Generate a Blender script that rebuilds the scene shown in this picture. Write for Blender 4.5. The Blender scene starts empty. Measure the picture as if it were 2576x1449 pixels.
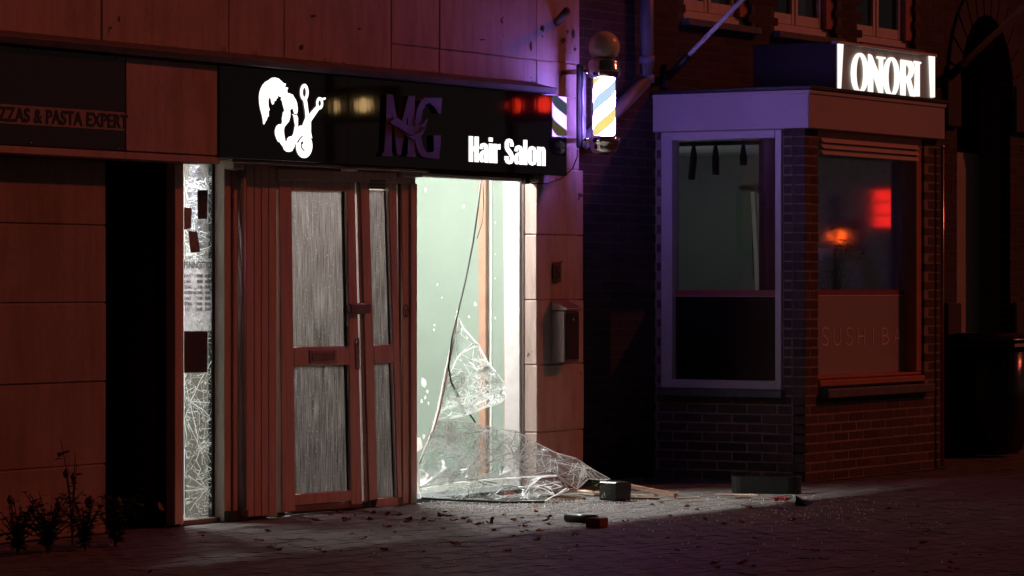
import bpy, bmesh, math, random
from mathutils import Vector, Matrix
from mathutils.geometry import delaunay_2d_cdt

# ------------------------------------------------------------------ camera / light / exposure
FPX, HZ, CW = 8380.0, 720.0, 2576.0          # focal length and horizon, in a 2576 px wide picture
TH = math.radians(32.4)                      # facade direction against the view axis
CAM = Vector((-17.3, -12.46, 1.45))
FWD = Vector((math.cos(TH), math.sin(TH), 0)); RGT = Vector((math.sin(TH), -math.cos(TH), 0)); UP = Vector((0, 0, 1))
scene = bpy.context.scene
COL = scene.collection
cd = bpy.data.cameras.new('camera'); cam = bpy.data.objects.new('camera', cd); COL.objects.link(cam)
cam.location = CAM
cam.rotation_euler = (math.pi / 2, 0, math.atan2(FWD.y, FWD.x) - math.pi / 2)
cd.sensor_width = 36; cd.lens = FPX / CW * 36; cd.shift_y = (HZ - 724.5) / CW; cd.clip_end = 600
scene.camera = cam

SUN_TRAVEL = Vector((-1.0, 1.0, -0.92))
world = bpy.data.worlds.new('World'); scene.world = world; world.use_nodes = True
wn = world.node_tree; bg = wn.nodes['Background']
sky = wn.nodes.new('ShaderNodeTexSky'); sky.sky_type = 'NISHITA'; sky.sun_disc = False
sky.sun_elevation = math.radians(33); sky.sun_rotation = math.radians(135)
bw = wn.nodes.new('ShaderNodeRGBToBW'); tint = wn.nodes.new('ShaderNodeMix'); tint.data_type = 'RGBA'; tint.blend_type = 'MULTIPLY'
tint.inputs[0].default_value = 1.0
wn.links.new(sky.outputs[0], bw.inputs[0]); wn.links.new(bw.outputs[0], tint.inputs[6]); tint.inputs[7].default_value = (1.0, 0.72, 0.66, 1)
wn.links.new(tint.outputs[2], bg.inputs[0]); bg.inputs[1].default_value = 0.0036
sl = bpy.data.lights.new('sun', 'SUN'); so = bpy.data.objects.new('sun', sl); COL.objects.link(so)
sl.energy = 0.56; sl.angle = math.radians(1.6); sl.color = (1.0, 0.15, 0.075)
so.location = (20, -20, 20); so.rotation_euler = SUN_TRAVEL.to_track_quat('-Z', 'Y').to_euler()
vs = scene.view_settings; vs.view_transform = 'Standard'; vs.look = 'None'; vs.exposure = 0; vs.gamma = 1; vs.use_curve_mapping = False
scene.render.engine = 'CYCLES'
cy = scene.cycles; cy.use_denoising = True; cy.max_bounces = 10; cy.transparent_max_bounces = 24
cy.sample_clamp_indirect = 4.0; cy.caustics_reflective = False; cy.caustics_refractive = False; cy.blur_glossy = 0.5

# ------------------------------------------------------------------ measuring: picture point -> point on a real plane
def ray(u, v): return FWD + RGT * ((u - 1288.0) / FPX) + UP * ((HZ - v) / FPX)
def onY(u, v, y):
    d = ray(u, v); return CAM + d * ((y - CAM.y) / d.y)
def onX(u, v, x):
    d = ray(u, v); return CAM + d * ((x - CAM.x) / d.x)
def onZ(u, v, z=0.0):
    d = ray(u, v); return CAM + d * ((z - CAM.z) / d.z)
def XU(u, y=0.0): return onY(u, HZ, y).x
def ZV(u, v, y=0.0): return onY(u, v, y).z

# ------------------------------------------------------------------ materials
MATS = {}
def newmat(name):
    m = bpy.data.materials.new(name); m.use_nodes = True; MATS[name] = m
    nt = m.node_tree; return m, nt, nt.nodes['Principled BSDF']
def coords(nt, scale=(1, 1, 1), kind='Object'):
    tc = nt.nodes.new('ShaderNodeTexCoord'); mp = nt.nodes.new('ShaderNodeMapping'); mp.inputs['Scale'].default_value = scale
    nt.links.new(tc.outputs[kind], mp.inputs[0]); return mp.outputs[0]
def noise(nt, vec, scale, detail=4, rough=0.55):
    n = nt.nodes.new('ShaderNodeTexNoise'); n.inputs['Scale'].default_value = scale; n.inputs['Detail'].default_value = detail
    n.inputs['Roughness'].default_value = rough; nt.links.new(vec, n.inputs['Vector']); return n
def ramp(nt, fac, stops):
    r = nt.nodes.new('ShaderNodeValToRGB'); nt.links.new(fac, r.inputs[0])
    e = r.color_ramp.elements
    while len(e) > 1: e.remove(e[-1])
    e[0].position = stops[0][0]; e[0].color = (*stops[0][1], 1)
    for p, c in stops[1:]:
        k = e.new(p); k.color = (*c, 1)
    return r
def bump(nt, h, strength, dist, normal_in):
    b = nt.nodes.new('ShaderNodeBump'); b.inputs['Strength'].default_value = strength; b.inputs['Distance'].default_value = dist
    nt.links.new(h, b.inputs['Height']); nt.links.new(b.outputs[0], normal_in); return b
def solid(name, c, rough=0.6, metal=0.0, vary=0.15, nscale=6, bmp=0.0, spec=0.5, stretch=(1, 1, 1), kind='Object', coat=0.0):
    m, nt, p = newmat(name)
    v = coords(nt, stretch, kind); n = noise(nt, v, nscale, 6, 0.6)
    lo = tuple(x * (1 - vary) for x in c); hi = tuple(min(1, x * (1 + vary)) for x in c)
    r = ramp(nt, n.outputs['Fac'], [(0.3, lo), (0.7, hi)]); nt.links.new(r.outputs[0], p.inputs['Base Color'])
    p.inputs['Roughness'].default_value = rough; p.inputs['Metallic'].default_value = metal; p.inputs['Specular IOR Level'].default_value = spec
    p.inputs['Coat Weight'].default_value = coat
    if bmp: bump(nt, noise(nt, v, nscale * 4, 8, 0.65).outputs['Fac'], bmp, 0.01, p.inputs['Normal'])
    return m
def emit(name, c, s):
    m, nt, p = newmat(name); p.inputs['Base Color'].default_value = (*c, 1); p.inputs['Emission Color'].default_value = (*c, 1)
    p.inputs['Emission Strength'].default_value = s; p.inputs['Roughness'].default_value = 0.4; return m
def thin_glass(name, tintc=(0.93, 0.96, 0.95), haze=0.0, hazec=(0.9, 0.95, 0.93), rough=0.0, refl=1.0):
    m, nt, p = newmat(name); nt.nodes.remove(p); out = nt.nodes['Material Output']
    tr = nt.nodes.new('ShaderNodeBsdfTransparent'); tr.inputs[0].default_value = (*tintc, 1)
    gl = nt.nodes.new('ShaderNodeBsdfGlossy'); gl.inputs['Roughness'].default_value = rough; gl.inputs[0].default_value = (refl, refl, refl, 1)
    fr = nt.nodes.new('ShaderNodeFresnel'); ge = nt.nodes.new('ShaderNodeNewGeometry'); mr = nt.nodes.new('ShaderNodeMapRange')
    mr.inputs['To Min'].default_value = 1.5; mr.inputs['To Max'].default_value = 1 / 1.5; nt.links.new(ge.outputs['Backfacing'], mr.inputs[0]); nt.links.new(mr.outputs[0], fr.inputs[0])
    mx = nt.nodes.new('ShaderNodeMixShader'); nt.links.new(fr.outputs[0], mx.inputs[0]); nt.links.new(tr.outputs[0], mx.inputs[1]); nt.links.new(gl.outputs[0], mx.inputs[2])
    last = mx.outputs[0]
    if haze:
        df = nt.nodes.new('ShaderNodeBsdfDiffuse'); df.inputs[0].default_value = (*hazec, 1)
        tl = nt.nodes.new('ShaderNodeBsdfTranslucent'); tl.inputs[0].default_value = (*hazec, 1)
        dt = nt.nodes.new('ShaderNodeMixShader'); dt.inputs[0].default_value = 0.75; nt.links.new(df.outputs[0], dt.inputs[1]); nt.links.new(tl.outputs[0], dt.inputs[2])
        n = noise(nt, coords(nt), 9, 8, 0.7); r = ramp(nt, n.outputs['Fac'], [(0.35, (haze * 0.3,) * 3), (0.75, (haze * 1.7,) * 3)])
        hm = nt.nodes.new('ShaderNodeMixShader'); nt.links.new(r.outputs[0], hm.inputs[0]); nt.links.new(last, hm.inputs[1]); nt.links.new(dt.outputs[0], hm.inputs[2]); last = hm.outputs[0]
    nt.links.new(last, out.inputs[0]); return m

# painted block masonry: cream paint, stains, chips
def paint_mat(name, c, chips=True):
    m, nt, p = newmat(name); v = coords(nt, kind='Object')
    n1 = noise(nt, v, 1.6, 8, 0.65); r1 = ramp(nt, n1.outputs['Fac'], [(0.25, tuple(x * 0.72 for x in c)), (0.5, c), (0.75, tuple(min(1, x * 1.08) for x in c))])
    vs_ = coords(nt, (5, 5, 0.7)); n2 = noise(nt, vs_, 2.0, 6, 0.7); r2 = ramp(nt, n2.outputs['Fac'], [(0.32, (0.62, 0.58, 0.55)), (0.55, (1, 1, 1))])
    mx = nt.nodes.new('ShaderNodeMix'); mx.data_type = 'RGBA'; mx.blend_type = 'MULTIPLY'; mx.inputs[0].default_value = 0.7
    nt.links.new(r1.outputs[0], mx.inputs[6]); nt.links.new(r2.outputs[0], mx.inputs[7]); last = mx.outputs[2]
    if chips:
        n3 = noise(nt, v, 7.5, 3, 0.5); r3 = ramp(nt, n3.outputs['Fac'], [(0.685, (0, 0, 0)), (0.70, (1, 1, 1))])
        m3 = nt.nodes.new('ShaderNodeMix'); m3.data_type = 'RGBA'; nt.links.new(r3.outputs[0], m3.inputs[0]); nt.links.new(last, m3.inputs[6]); m3.inputs[7].default_value = (0.10, 0.08, 0.07, 1); last = m3.outputs[2]
    nt.links.new(last, p.inputs['Base Color']); p.inputs['Roughness'].default_value = 0.75
    nb = noise(nt, v, 22, 8, 0.7); bump(nt, nb.outputs['Fac'], 0.35, 0.012, p.inputs['Normal']); return m
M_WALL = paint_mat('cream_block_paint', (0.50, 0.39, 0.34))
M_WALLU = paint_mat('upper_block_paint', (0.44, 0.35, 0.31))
M_WALLL = paint_mat('left_falloff_paint', (0.30, 0.22, 0.18), False)  # darker than the other blocks: paints in the red light fading leftwards
M_WALL2 = paint_mat('cream_panel_paint', (0.44, 0.33, 0.29), False)
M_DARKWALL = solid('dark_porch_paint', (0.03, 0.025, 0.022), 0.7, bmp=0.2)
M_LEDGE = solid('weathered_lead', (0.10, 0.085, 0.08), 0.7, vary=0.4, bmp=0.4)
M_DOOR = solid('brown_door_paint', (0.50, 0.36, 0.31), 0.5, vary=0.18, nscale=5, bmp=0.15, stretch=(8, 8, 0.6))
M_DOORD = solid('dark_door_rebate', (0.16, 0.12, 0.11), 0.6, vary=0.3)
M_PIPE = solid('grey_brown_pipe', (0.30, 0.25, 0.23), 0.45)
M_WHITE = solid('white_trim_paint', (0.88, 0.87, 0.85), 0.45, vary=0.08, nscale=12, bmp=0.08)
M_SIDE = solid('stone_white_paint', (0.50, 0.47, 0.43), 0.7, vary=0.12, bmp=0.2)
M_MINT = solid('mint_wall_paint', (0.265, 0.335, 0.282), 0.6, vary=0.06, nscale=2.5, bmp=0.08)
M_CHIP = solid('bare_plaster', (0.85, 0.83, 0.80), 0.9)
M_PINKPIPE = solid('brown_corner_post', (0.45, 0.27, 0.19), 0.6)
M_FLOORIN = solid('grey_shop_floor', (0.22, 0.22, 0.21), 0.5, vary=0.3, bmp=0.2)
M_CEIL = solid('white_ceiling', (0.8, 0.8, 0.78), 0.8, vary=0.03)
M_BLACKGLOSS = solid('black_acrylic', (0.004, 0.004, 0.006), 0.034, vary=0.2)
bn = MATS['black_acrylic'].node_tree
bump(bn, noise(bn, coords(bn, (3, 1, 0.5)), 4, 2).outputs['Fac'], 0.002, 0.05, bn.nodes['Principled BSDF'].inputs['Normal'])
M_SIGNDARK = solid('dark_brown_sign_panel', (0.028, 0.016, 0.016), 0.18, vary=0.15)
M_CREAMBAND = solid('cream_sign_band', (0.30, 0.21, 0.19), 0.4, vary=0.2, nscale=20)
M_LETTERDARK = solid('dark_sign_letter', (0.03, 0.012, 0.01), 0.25)
M_MG = solid('dull_metal_letter', (0.034, 0.009, 0.004), 0.55, metal=0.0, vary=0.35, nscale=14, bmp=0.5)
M_LIT = emit('lit_white_letter', (1.0, 0.99, 0.97), 1.5)
M_LITD = emit('lit_sushi_letter', (1.0, 0.97, 0.90), 1.15)
M_TAUPE = emit('backlit_taupe_panel', (0.35, 0.32, 0.28), 0.05)
M_BLACKMAT = solid('black_metal_box', (0.018, 0.016, 0.016), 0.5)
M_CHROME = solid('chrome', (0.75, 0.74, 0.75), 0.12, metal=1.0, vary=0.04)
M_GLOBE = solid('milk_glass_globe', (0.75, 0.62, 0.52), 0.25, vary=0.05)
M_BLACKPL = solid('black_plastic', (0.012, 0.012, 0.013), 0.35, vary=0.2)
M_BIN = solid('black_bin_plastic', (0.010, 0.010, 0.011), 0.22, vary=0.3, bmp=0.15)
M_STEEL = solid('brushed_steel', (0.42, 0.40, 0.40), 0.35, metal=0.9, vary=0.1, stretch=(1, 1, 30), nscale=4)
M_GREYPIPE = solid('grey_zinc_pipe', (0.16, 0.16, 0.18), 0.5)
M_WFRAME = solid('white_window_frame', (0.55, 0.52, 0.50), 0.4, vary=0.06, bmp=0.08)
M_WOODFR = solid('red_brown_frame', (0.42, 0.16, 0.10), 0.4, vary=0.15, bmp=0.12)
M_FASCIA = solid('pale_fascia_board', (0.50, 0.44, 0.43), 0.45, vary=0.1, nscale=2, bmp=0.05)
M_STONE = solid('blue_stone_sill', (0.10, 0.11, 0.12), 0.6, vary=0.35, nscale=14, bmp=0.4)
M_FILMUNLIT = solid('unlit_window_film', (0.008, 0.008, 0.009), 0.2)  # same film as the front window, painted black for its unlit side
M_FILM = solid('frosted_window_film', (0.34, 0.31, 0.31), 0.5, vary=0.05)
M_STRIPE = solid('red_film_strip', (0.28, 0.05, 0.06), 0.4)
M_THINLET = solid('pale_thin_letter', (0.80, 0.70, 0.70), 0.4)
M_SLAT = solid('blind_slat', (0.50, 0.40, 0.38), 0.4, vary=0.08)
M_GREYROOM = solid('grey_room_wall', (0.35, 0.35, 0.35), 0.8, vary=0.1, nscale=1.5)
M_GLASS = thin_glass('window_glass')
M_GLASSBL = thin_glass('bay_front_glass', (0.9, 0.92, 0.92), rough=0.045)
M_GLASSDK = thin_glass('upper_window_glass', (0.5, 0.5, 0.5))
M_SHATTER = thin_glass('shattered_laminate', (0.86, 0.91, 0.89), 0.20, (0.96, 0.99, 0.98), 0.25, 0.4)
M_SHATTER3 = thin_glass('milky_laminate', (0.86, 0.91, 0.89), 0.30, (0.96, 0.99, 0.98), 0.25, 0.4)
M_SHATTER2 = thin_glass('cracked_side_glass', (0.90, 0.93, 0.93), 0.025, (0.9, 0.93, 0.95), 0.03)
def crack_mat():
    m, nt, p = newmat('crushed_glass_line'); nt.nodes.remove(p)
    df = nt.nodes.new('ShaderNodeBsdfDiffuse'); df.inputs[0].default_value = (0.97, 0.98, 0.98, 1)
    tl = nt.nodes.new('ShaderNodeBsdfTranslucent'); tl.inputs[0].default_value = (0.97, 0.99, 0.98, 1)
    gl = nt.nodes.new('ShaderNodeBsdfGlossy'); gl.inputs['Roughness'].default_value = 0.25
    a = nt.nodes.new('ShaderNodeMixShader'); a.inputs[0].default_value = 0.85; nt.links.new(df.outputs[0], a.inputs[1]); nt.links.new(tl.outputs[0], a.inputs[2])
    b = nt.nodes.new('ShaderNodeMixShader'); b.inputs[0].default_value = 0.05; nt.links.new(a.outputs[0], b.inputs[1]); nt.links.new(gl.outputs[0], b.inputs[2])
    nt.links.new(b.outputs[0], nt.nodes['Material Output'].inputs[0]); return m
M_CRACK = crack_mat()
def reeded_mat():
    m, nt, p = newmat('reeded_privacy_glass'); nt.nodes.remove(p)
    v = coords(nt, (46, 1, 2.0)); n = noise(nt, v, 2.0, 3, 0.6); nd = noise(nt, coords(nt, (60, 1, 34)), 1.6, 2, 0.5)
    v2 = coords(nt, (14, 1, 1.2)); n2 = noise(nt, v2, 1.6, 3, 0.6)
    r = ramp(nt, n.outputs['Fac'], [(0.28, (0.13, 0.12, 0.117)), (0.42, (0.29, 0.265, 0.257)), (0.62, (0.48, 0.45, 0.44)), (0.74, (0.85, 0.81, 0.80))])
    r2 = ramp(nt, n2.outputs['Fac'], [(0.25, (0.78, 0.77, 0.76)), (0.6, (1, 1, 1))])
    mm = nt.nodes.new('ShaderNodeMix'); mm.data_type = 'RGBA'; mm.blend_type = 'MULTIPLY'; mm.inputs[0].default_value = 1
    nt.links.new(r.outputs[0], mm.inputs[6]); nt.links.new(r2.outputs[0], mm.inputs[7])
    rd = ramp(nt, nd.outputs['Fac'], [(0.64, (0, 0, 0)), (0.73, (1, 1, 1))]); md = nt.nodes.new('ShaderNodeMix'); md.data_type = 'RGBA'  # bright dots paint glints into the glass colour
    nt.links.new(rd.outputs[0], md.inputs[0]); nt.links.new(mm.outputs[2], md.inputs[6]); md.inputs[7].default_value = (0.98, 0.96, 0.95, 1)
    tl = nt.nodes.new('ShaderNodeBsdfTranslucent'); nt.links.new(md.outputs[2], tl.inputs[0])
    tr = nt.nodes.new('ShaderNodeBsdfRefraction'); tr.inputs['IOR'].default_value = 1.1; tr.inputs['Roughness'].default_value = 0.22; nt.links.new(mm.outputs[2], tr.inputs[0])
    gl = nt.nodes.new('ShaderNodeBsdfGlossy'); gl.inputs['Roughness'].default_value = 0.12
    b = nt.nodes.new('ShaderNodeBump'); b.inputs['Strength'].default_value = 0.9; b.inputs['Distance'].default_value = 0.01; nt.links.new(n.outputs['Fac'], b.inputs['Height'])
    for s in (tl, tr, gl): nt.links.new(b.outputs[0], s.inputs['Normal'])
    a = nt.nodes.new('ShaderNodeMixShader'); a.inputs[0].default_value = 0.35; nt.links.new(tl.outputs[0], a.inputs[1]); nt.links.new(tr.outputs[0], a.inputs[2])
    c = nt.nodes.new('ShaderNodeMixShader'); c.inputs[0].default_value = 0.06; nt.links.new(a.outputs[0], c.inputs[1]); nt.links.new(gl.outputs[0], c.inputs[2])
    nt.links.new(c.outputs[0], nt.nodes['Material Output'].inputs[0]); return m
M_REED = reeded_mat()
def tinted_mat(name, stops, rough, bscale, bstr, spec=0.4):
    """colour differs from piece to piece: stored tint + the object's own random number"""
    m, nt, p = newmat(name)
    at = nt.nodes.new('ShaderNodeAttribute'); at.attribute_name = 'tint'
    oi = nt.nodes.new('ShaderNodeObjectInfo'); ad = nt.nodes.new('ShaderNodeMath'); ad.operation = 'ADD'
    nt.links.new(at.outputs['Fac'], ad.inputs[0]); nt.links.new(oi.outputs['Random'], ad.inputs[1])
    fr = nt.nodes.new('ShaderNodeMath'); fr.operation = 'FRACT'; nt.links.new(ad.outputs[0], fr.inputs[0])
    r = ramp(nt, fr.outputs[0], stops)
    g = nt.nodes.new('ShaderNodeNewGeometry'); n = noise(nt, g.outputs['Position'], 18, 8, 0.7)
    r2 = ramp(nt, n.outputs['Fac'], [(0.3, (0.55, 0.55, 0.55)), (0.65, (1.1, 1.1, 1.1))])
    mm = nt.nodes.new('ShaderNodeMix'); mm.data_type = 'RGBA'; mm.blend_type = 'MULTIPLY'; mm.inputs[0].default_value = 1
    nt.links.new(r.outputs[0], mm.inputs[6]); nt.links.new(r2.outputs[0], mm.inputs[7]); nt.links.new(mm.outputs[2], p.inputs['Base Color'])
    p.inputs['Roughness'].default_value = rough; p.inputs['Specular IOR Level'].default_value = spec
    n3 = noise(nt, g.outputs['Position'], bscale, 8, 0.7); bump(nt, n3.outputs['Fac'], bstr, 0.01, p.inputs['Normal']); return m
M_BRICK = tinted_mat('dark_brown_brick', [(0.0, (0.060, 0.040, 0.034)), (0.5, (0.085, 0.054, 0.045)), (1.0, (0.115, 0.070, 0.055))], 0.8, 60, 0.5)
M_BRICKDIM = tinted_mat('dimmed_brick', [(0.0, (0.030, 0.022, 0.020)), (0.5, (0.045, 0.030, 0.026)), (1.0, (0.060, 0.040, 0.034))], 0.8, 60, 0.5)  # brick darkened to paint in the weaker red light farther off
M_MORTARD = solid('dimmed_mortar', (0.085, 0.070, 0.065), 0.9, vary=0.25, nscale=16, bmp=0.3)  # mortar darkened along with the brick, dim light put into the colour
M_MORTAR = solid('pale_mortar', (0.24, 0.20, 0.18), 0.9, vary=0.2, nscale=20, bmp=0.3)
M_PAVER = tinted_mat('street_clinker', [(0.0, (0.105, 0.102, 0.094)), (0.5, (0.137, 0.132, 0.122)), (1.0, (0.172, 0.165, 0.153))], 0.62, 45, 0.7)
M_SAND = solid('sandy_joint_ground', (0.09, 0.08, 0.075), 0.95, vary=0.35, nscale=9, bmp=0.6)
M_LEAF = solid('dry_leaf', (0.20, 0.085, 0.035), 0.7, vary=0.4, kind='Generated')
M_WEED = solid('weed_leaf', (0.022, 0.024, 0.012), 0.7, vary=0.4)
M_FLOWER = solid('weed_flower', (0.10, 0.05, 0.035), 0.7)
M_WOOD = solid('splintered_wood', (0.24, 0.13, 0.085), 0.7, vary=0.35, stretch=(1, 1, 1), nscale=14, bmp=0.4)
M_WOODP = solid('pale_fresh_wood', (0.52, 0.40, 0.32), 0.7, vary=0.2)
M_GRASS = solid('green_plastic_grass', (0.07, 0.15, 0.03), 0.6)
M_REDBRICK = solid('loose_red_brick', (0.16, 0.06, 0.045), 0.85, bmp=0.4)
M_REDRAG = solid('red_wrapper', (0.45, 0.05, 0.05), 0.6)
M_PAPER = solid('white_print', (0.80, 0.78, 0.80), 0.5, vary=0.05)
M_INK = solid('dark_print', (0.06, 0.035, 0.04), 0.6)
M_CARD = solid('dark_brown_card', (0.045, 0.025, 0.025), 0.35, vary=0.5, nscale=30)
M_GREYCARD = solid('grey_brown_card', (0.20, 0.14, 0.12), 0.5, vary=0.5, nscale=25)
M_RUBBER = solid('black_rubber', (0.01, 0.01, 0.012), 0.5)
M_ARC = solid('pale_arc', (0.75, 0.66, 0.62), 0.5)  # colour of the arc that stands in for a reflection
M_LAMP = emit('lamp_tube', (1.0, 0.97, 0.94), 640.0)
M_LAMPW = emit('bright_lamp_tube', (1.0, 0.97, 0.94), 800.0)
M_REDLAMP = emit('red_lamp', (1.0, 0.03, 0.01), 9.0)
M_WARMLAMP = emit('warm_lamp', (1.0, 0.62, 0.25), 7.0)
M_DIM = emit('added_room_fill', (1.0, 1.0, 1.0), 3.2)  # glow of the added fill lamp in the sushi bar
def pole_mat():
    m, nt, p = newmat('barber_stripes'); g = nt.nodes.new('ShaderNodeTexCoord'); s = nt.nodes.new('ShaderNodeSeparateXYZ'); nt.links.new(g.outputs['Object'], s.inputs[0])
    at = nt.nodes.new('ShaderNodeMath'); at.operation = 'ARCTAN2'; nt.links.new(s.outputs[1], at.inputs[0]); nt.links.new(s.outputs[0], at.inputs[1])
    k = nt.nodes.new('ShaderNodeMath'); k.operation = 'MULTIPLY'; k.inputs[1].default_value = 1 / (2 * math.pi); nt.links.new(at.outputs[0], k.inputs[0])
    z = nt.nodes.new('ShaderNodeMath'); z.operation = 'MULTIPLY'; z.inputs[1].default_value = -2.6; nt.links.new(s.outputs[2], z.inputs[0])
    a = nt.nodes.new('ShaderNodeMath'); a.operation = 'ADD'; nt.links.new(k.outputs[0], a.inputs[0]); nt.links.new(z.outputs[0], a.inputs[1])
    o = nt.nodes.new('ShaderNodeMath'); o.operation = 'ADD'; o.inputs[1].default_value = 10.0 + POLE_PHASE; nt.links.new(a.outputs[0], o.inputs[0])
    f = nt.nodes.new('ShaderNodeMath'); f.operation = 'FRACT'; nt.links.new(o.outputs[0], f.inputs[0])
    W, B, Y = (14.0, 8.0, 42.0), (0.36, 0.50, 0.62), (0.62, 0.52, 0.14)
    r = ramp(nt, f.outputs[0], [(0.0, W), (0.26, B), (0.50, W), (0.76, Y)]); r.color_ramp.interpolation = 'CONSTANT'
    p.inputs['Base Color'].default_value = (0.3, 0.3, 0.3, 1); nt.links.new(r.outputs[0], p.inputs['Emission Color']); p.inputs['Emission Strength'].default_value = 1.6
    p.inputs['Roughness'].default_value = 0.2; return m
POLE_PHASE = 0.5
M_POLE = pole_mat()

# ------------------------------------------------------------------ building helpers
def tag(o, label=None, cat=None, group=None, kind=None):
    for k, v in (('label', label), ('category', cat), ('group', group), ('kind', kind)):
        if v: o[k] = v
    return o
def link(o, parent=None):
    COL.objects.link(o)
    if parent is not None:
        o.parent = parent
        if parent.type == 'EMPTY': o.matrix_parent_inverse = Matrix.Translation(-Vector(parent.location))
        elif parent.get('_loc'): o.matrix_parent_inverse = Matrix.Translation(-Vector(parent['_loc']))
    return o
def empty(name, loc, label=None, cat=None, group=None, kind=None):
    o = bpy.data.objects.new(name, None); o.empty_display_size = 0.1; COL.objects.link(o); o.location = loc
    return tag(o, label, cat, group, kind)
def mesh(name, verts, faces, mat, parent=None, smooth=False):
    me = bpy.data.meshes.new(name); me.from_pydata([tuple(v) for v in verts], [], faces); me.update()
    me.materials.append(mat)
    if smooth:
        for p in me.polygons: p.use_smooth = True
    return link(bpy.data.objects.new(name, me), parent)
def frombm(name, bm, mat, parent=None, smooth=False):
    bmesh.ops.recalc_face_normals(bm, faces=bm.faces)
    me = bpy.data.meshes.new(name); bm.to_mesh(me); bm.free(); me.materials.append(mat)
    if smooth:
        for p in me.polygons: p.use_smooth = True
    return link(bpy.data.objects.new(name, me), parent)
def add_box(bm, a, b, bev=0.0, jit=0.0):
    a, b = [min(p, q) for p, q in zip(a, b)], [max(p, q) for p, q in zip(a, b)]
    vs_ = [bm.verts.new((x + random.uniform(-jit, jit), y + random.uniform(-jit, jit), z + random.uniform(-jit, jit))) for x in (a[0], b[0]) for y in (a[1], b[1]) for z in (a[2], b[2])]
    fs = [bm.faces.new([vs_[i] for i in f]) for f in ((0, 1, 3, 2), (4, 6, 7, 5), (0, 4, 5, 1), (2, 3, 7, 6), (0, 2, 6, 4), (1, 5, 7, 3))]
    if bev:
        es = list({e for f in fs for e in f.edges}); bmesh.ops.bevel(bm, geom=es, offset=bev, segments=1, affect='EDGES')
def box(name, a, b, mat, parent=None, bev=0.004, jit=0.0):
    bm = bmesh.new(); add_box(bm, a, b, bev, jit); return frombm(name, bm, mat, parent)
def add_prism(bm, pts, off, bev=0.0):
    """closed polygon of 3-d points pushed along off"""
    f = [bm.verts.new(p) for p in pts]; k = [bm.verts.new(Vector(p) + Vector(off)) for p in pts]; n = len(pts)
    fs = [bm.faces.new(f), bm.faces.new(k[::-1])] + [bm.faces.new((f[i], k[i], k[(i + 1) % n], f[(i + 1) % n])) for i in range(n)]
    if bev: bmesh.ops.bevel(bm, geom=list({e for q in fs for e in q.edges}), offset=bev, segments=1, affect='EDGES')
def prismY(name, px, y, depth, mat, parent=None, bev=0.003):
    """outline measured on the plane y, extruded away from the street by depth"""
    bm = bmesh.new(); add_prism(bm, [onY(u, v, y) for u, v in px], (0, depth, 0), bev); return frombm(name, bm, mat, parent)
def prismX(name, px, x, depth, mat, parent=None, bev=0.003):
    bm = bmesh.new(); add_prism(bm, [onX(u, v, x) for u, v in px], (depth, 0, 0), bev); return frombm(name, bm, mat, parent)
def add_tube(bm, pts, r, seg=10, cap=True):
    pts = [Vector(p) for p in pts]; rs = r if isinstance(r, (list, tuple)) else [r] * len(pts); rings = []
    for i, p in enumerate(pts):
        d = (pts[min(i + 1, len(pts) - 1)] - pts[max(i - 1, 0)]).normalized()
        a = d.cross(Vector((0.31, 0.17, 0.93))); a = a.normalized() if a.length > 1e-4 else Vector((1, 0, 0)); b = d.cross(a)
        rings.append([bm.verts.new(p + (a * math.cos(t) + b * math.sin(t)) * rs[i]) for t in [2 * math.pi * k / seg for k in range(seg)]])
    for i in range(len(rings) - 1):
        for k in range(seg): bm.faces.new((rings[i][k], rings[i][(k + 1) % seg], rings[i + 1][(k + 1) % seg], rings[i + 1][k]))
    if cap: bm.faces.new(rings[0][::-1]); bm.faces.new(rings[-1])
def tube(name, pts, r, mat, parent=None, seg=10):
    bm = bmesh.new(); add_tube(bm, pts, r, seg); return frombm(name, bm, mat, parent, True)
def lathe(name, prof, c, mat, parent=None, seg=32):
    """prof: (radius, z) from bottom to top about the vertical through c"""
    bm = bmesh.new(); rings = [[bm.verts.new((c[0] + r * math.cos(2 * math.pi * k / seg), c[1] + r * math.sin(2 * math.pi * k / seg), c[2] + z)) for k in range(seg)] for r, z in prof]
    for i in range(len(rings) - 1):
        for k in range(seg): bm.faces.new((rings[i][k], rings[i][(k + 1) % seg], rings[i + 1][(k + 1) % seg], rings[i + 1][k]))
    bm.faces.new(rings[0][::-1]); bm.faces.new(rings[-1]); return frombm(name, bm, mat, parent, True)
def curve_obj(name, loops, y, depth, mat, parent=None):
    """flat shape with holes in the (X, Z) plane at y, made thick: loops of (X, Z)"""
    cu = bpy.data.curves.new(name, 'CURVE'); cu.dimensions = '2D'; cu.fill_mode = 'BOTH'; cu.extrude = depth / 2
    for lp in loops:
        s = cu.splines.new('POLY'); s.points.add(len(lp) - 1); s.use_cyclic_u = True
        for i, (x, z) in enumerate(lp): s.points[i].co = (x, z, 0, 1)
    return curve_to_mesh(name, cu, Matrix.Translation((0, y + depth / 2, 0)) @ Matrix.Rotation(math.pi / 2, 4, 'X'), mat, parent)
def curve_to_mesh(name, cu, mw, mat, parent):
    t = bpy.data.objects.new('tmp', cu); COL.objects.link(t)
    dg = bpy.context.evaluated_depsgraph_get(); dg.update(); me = bpy.data.meshes.new_from_object(t.evaluated_get(dg)); bpy.data.objects.remove(t)
    me.transform(mw); me.materials.clear(); me.materials.append(mat); me.name = name
    return link(bpy.data.objects.new(name, me), parent)
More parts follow.
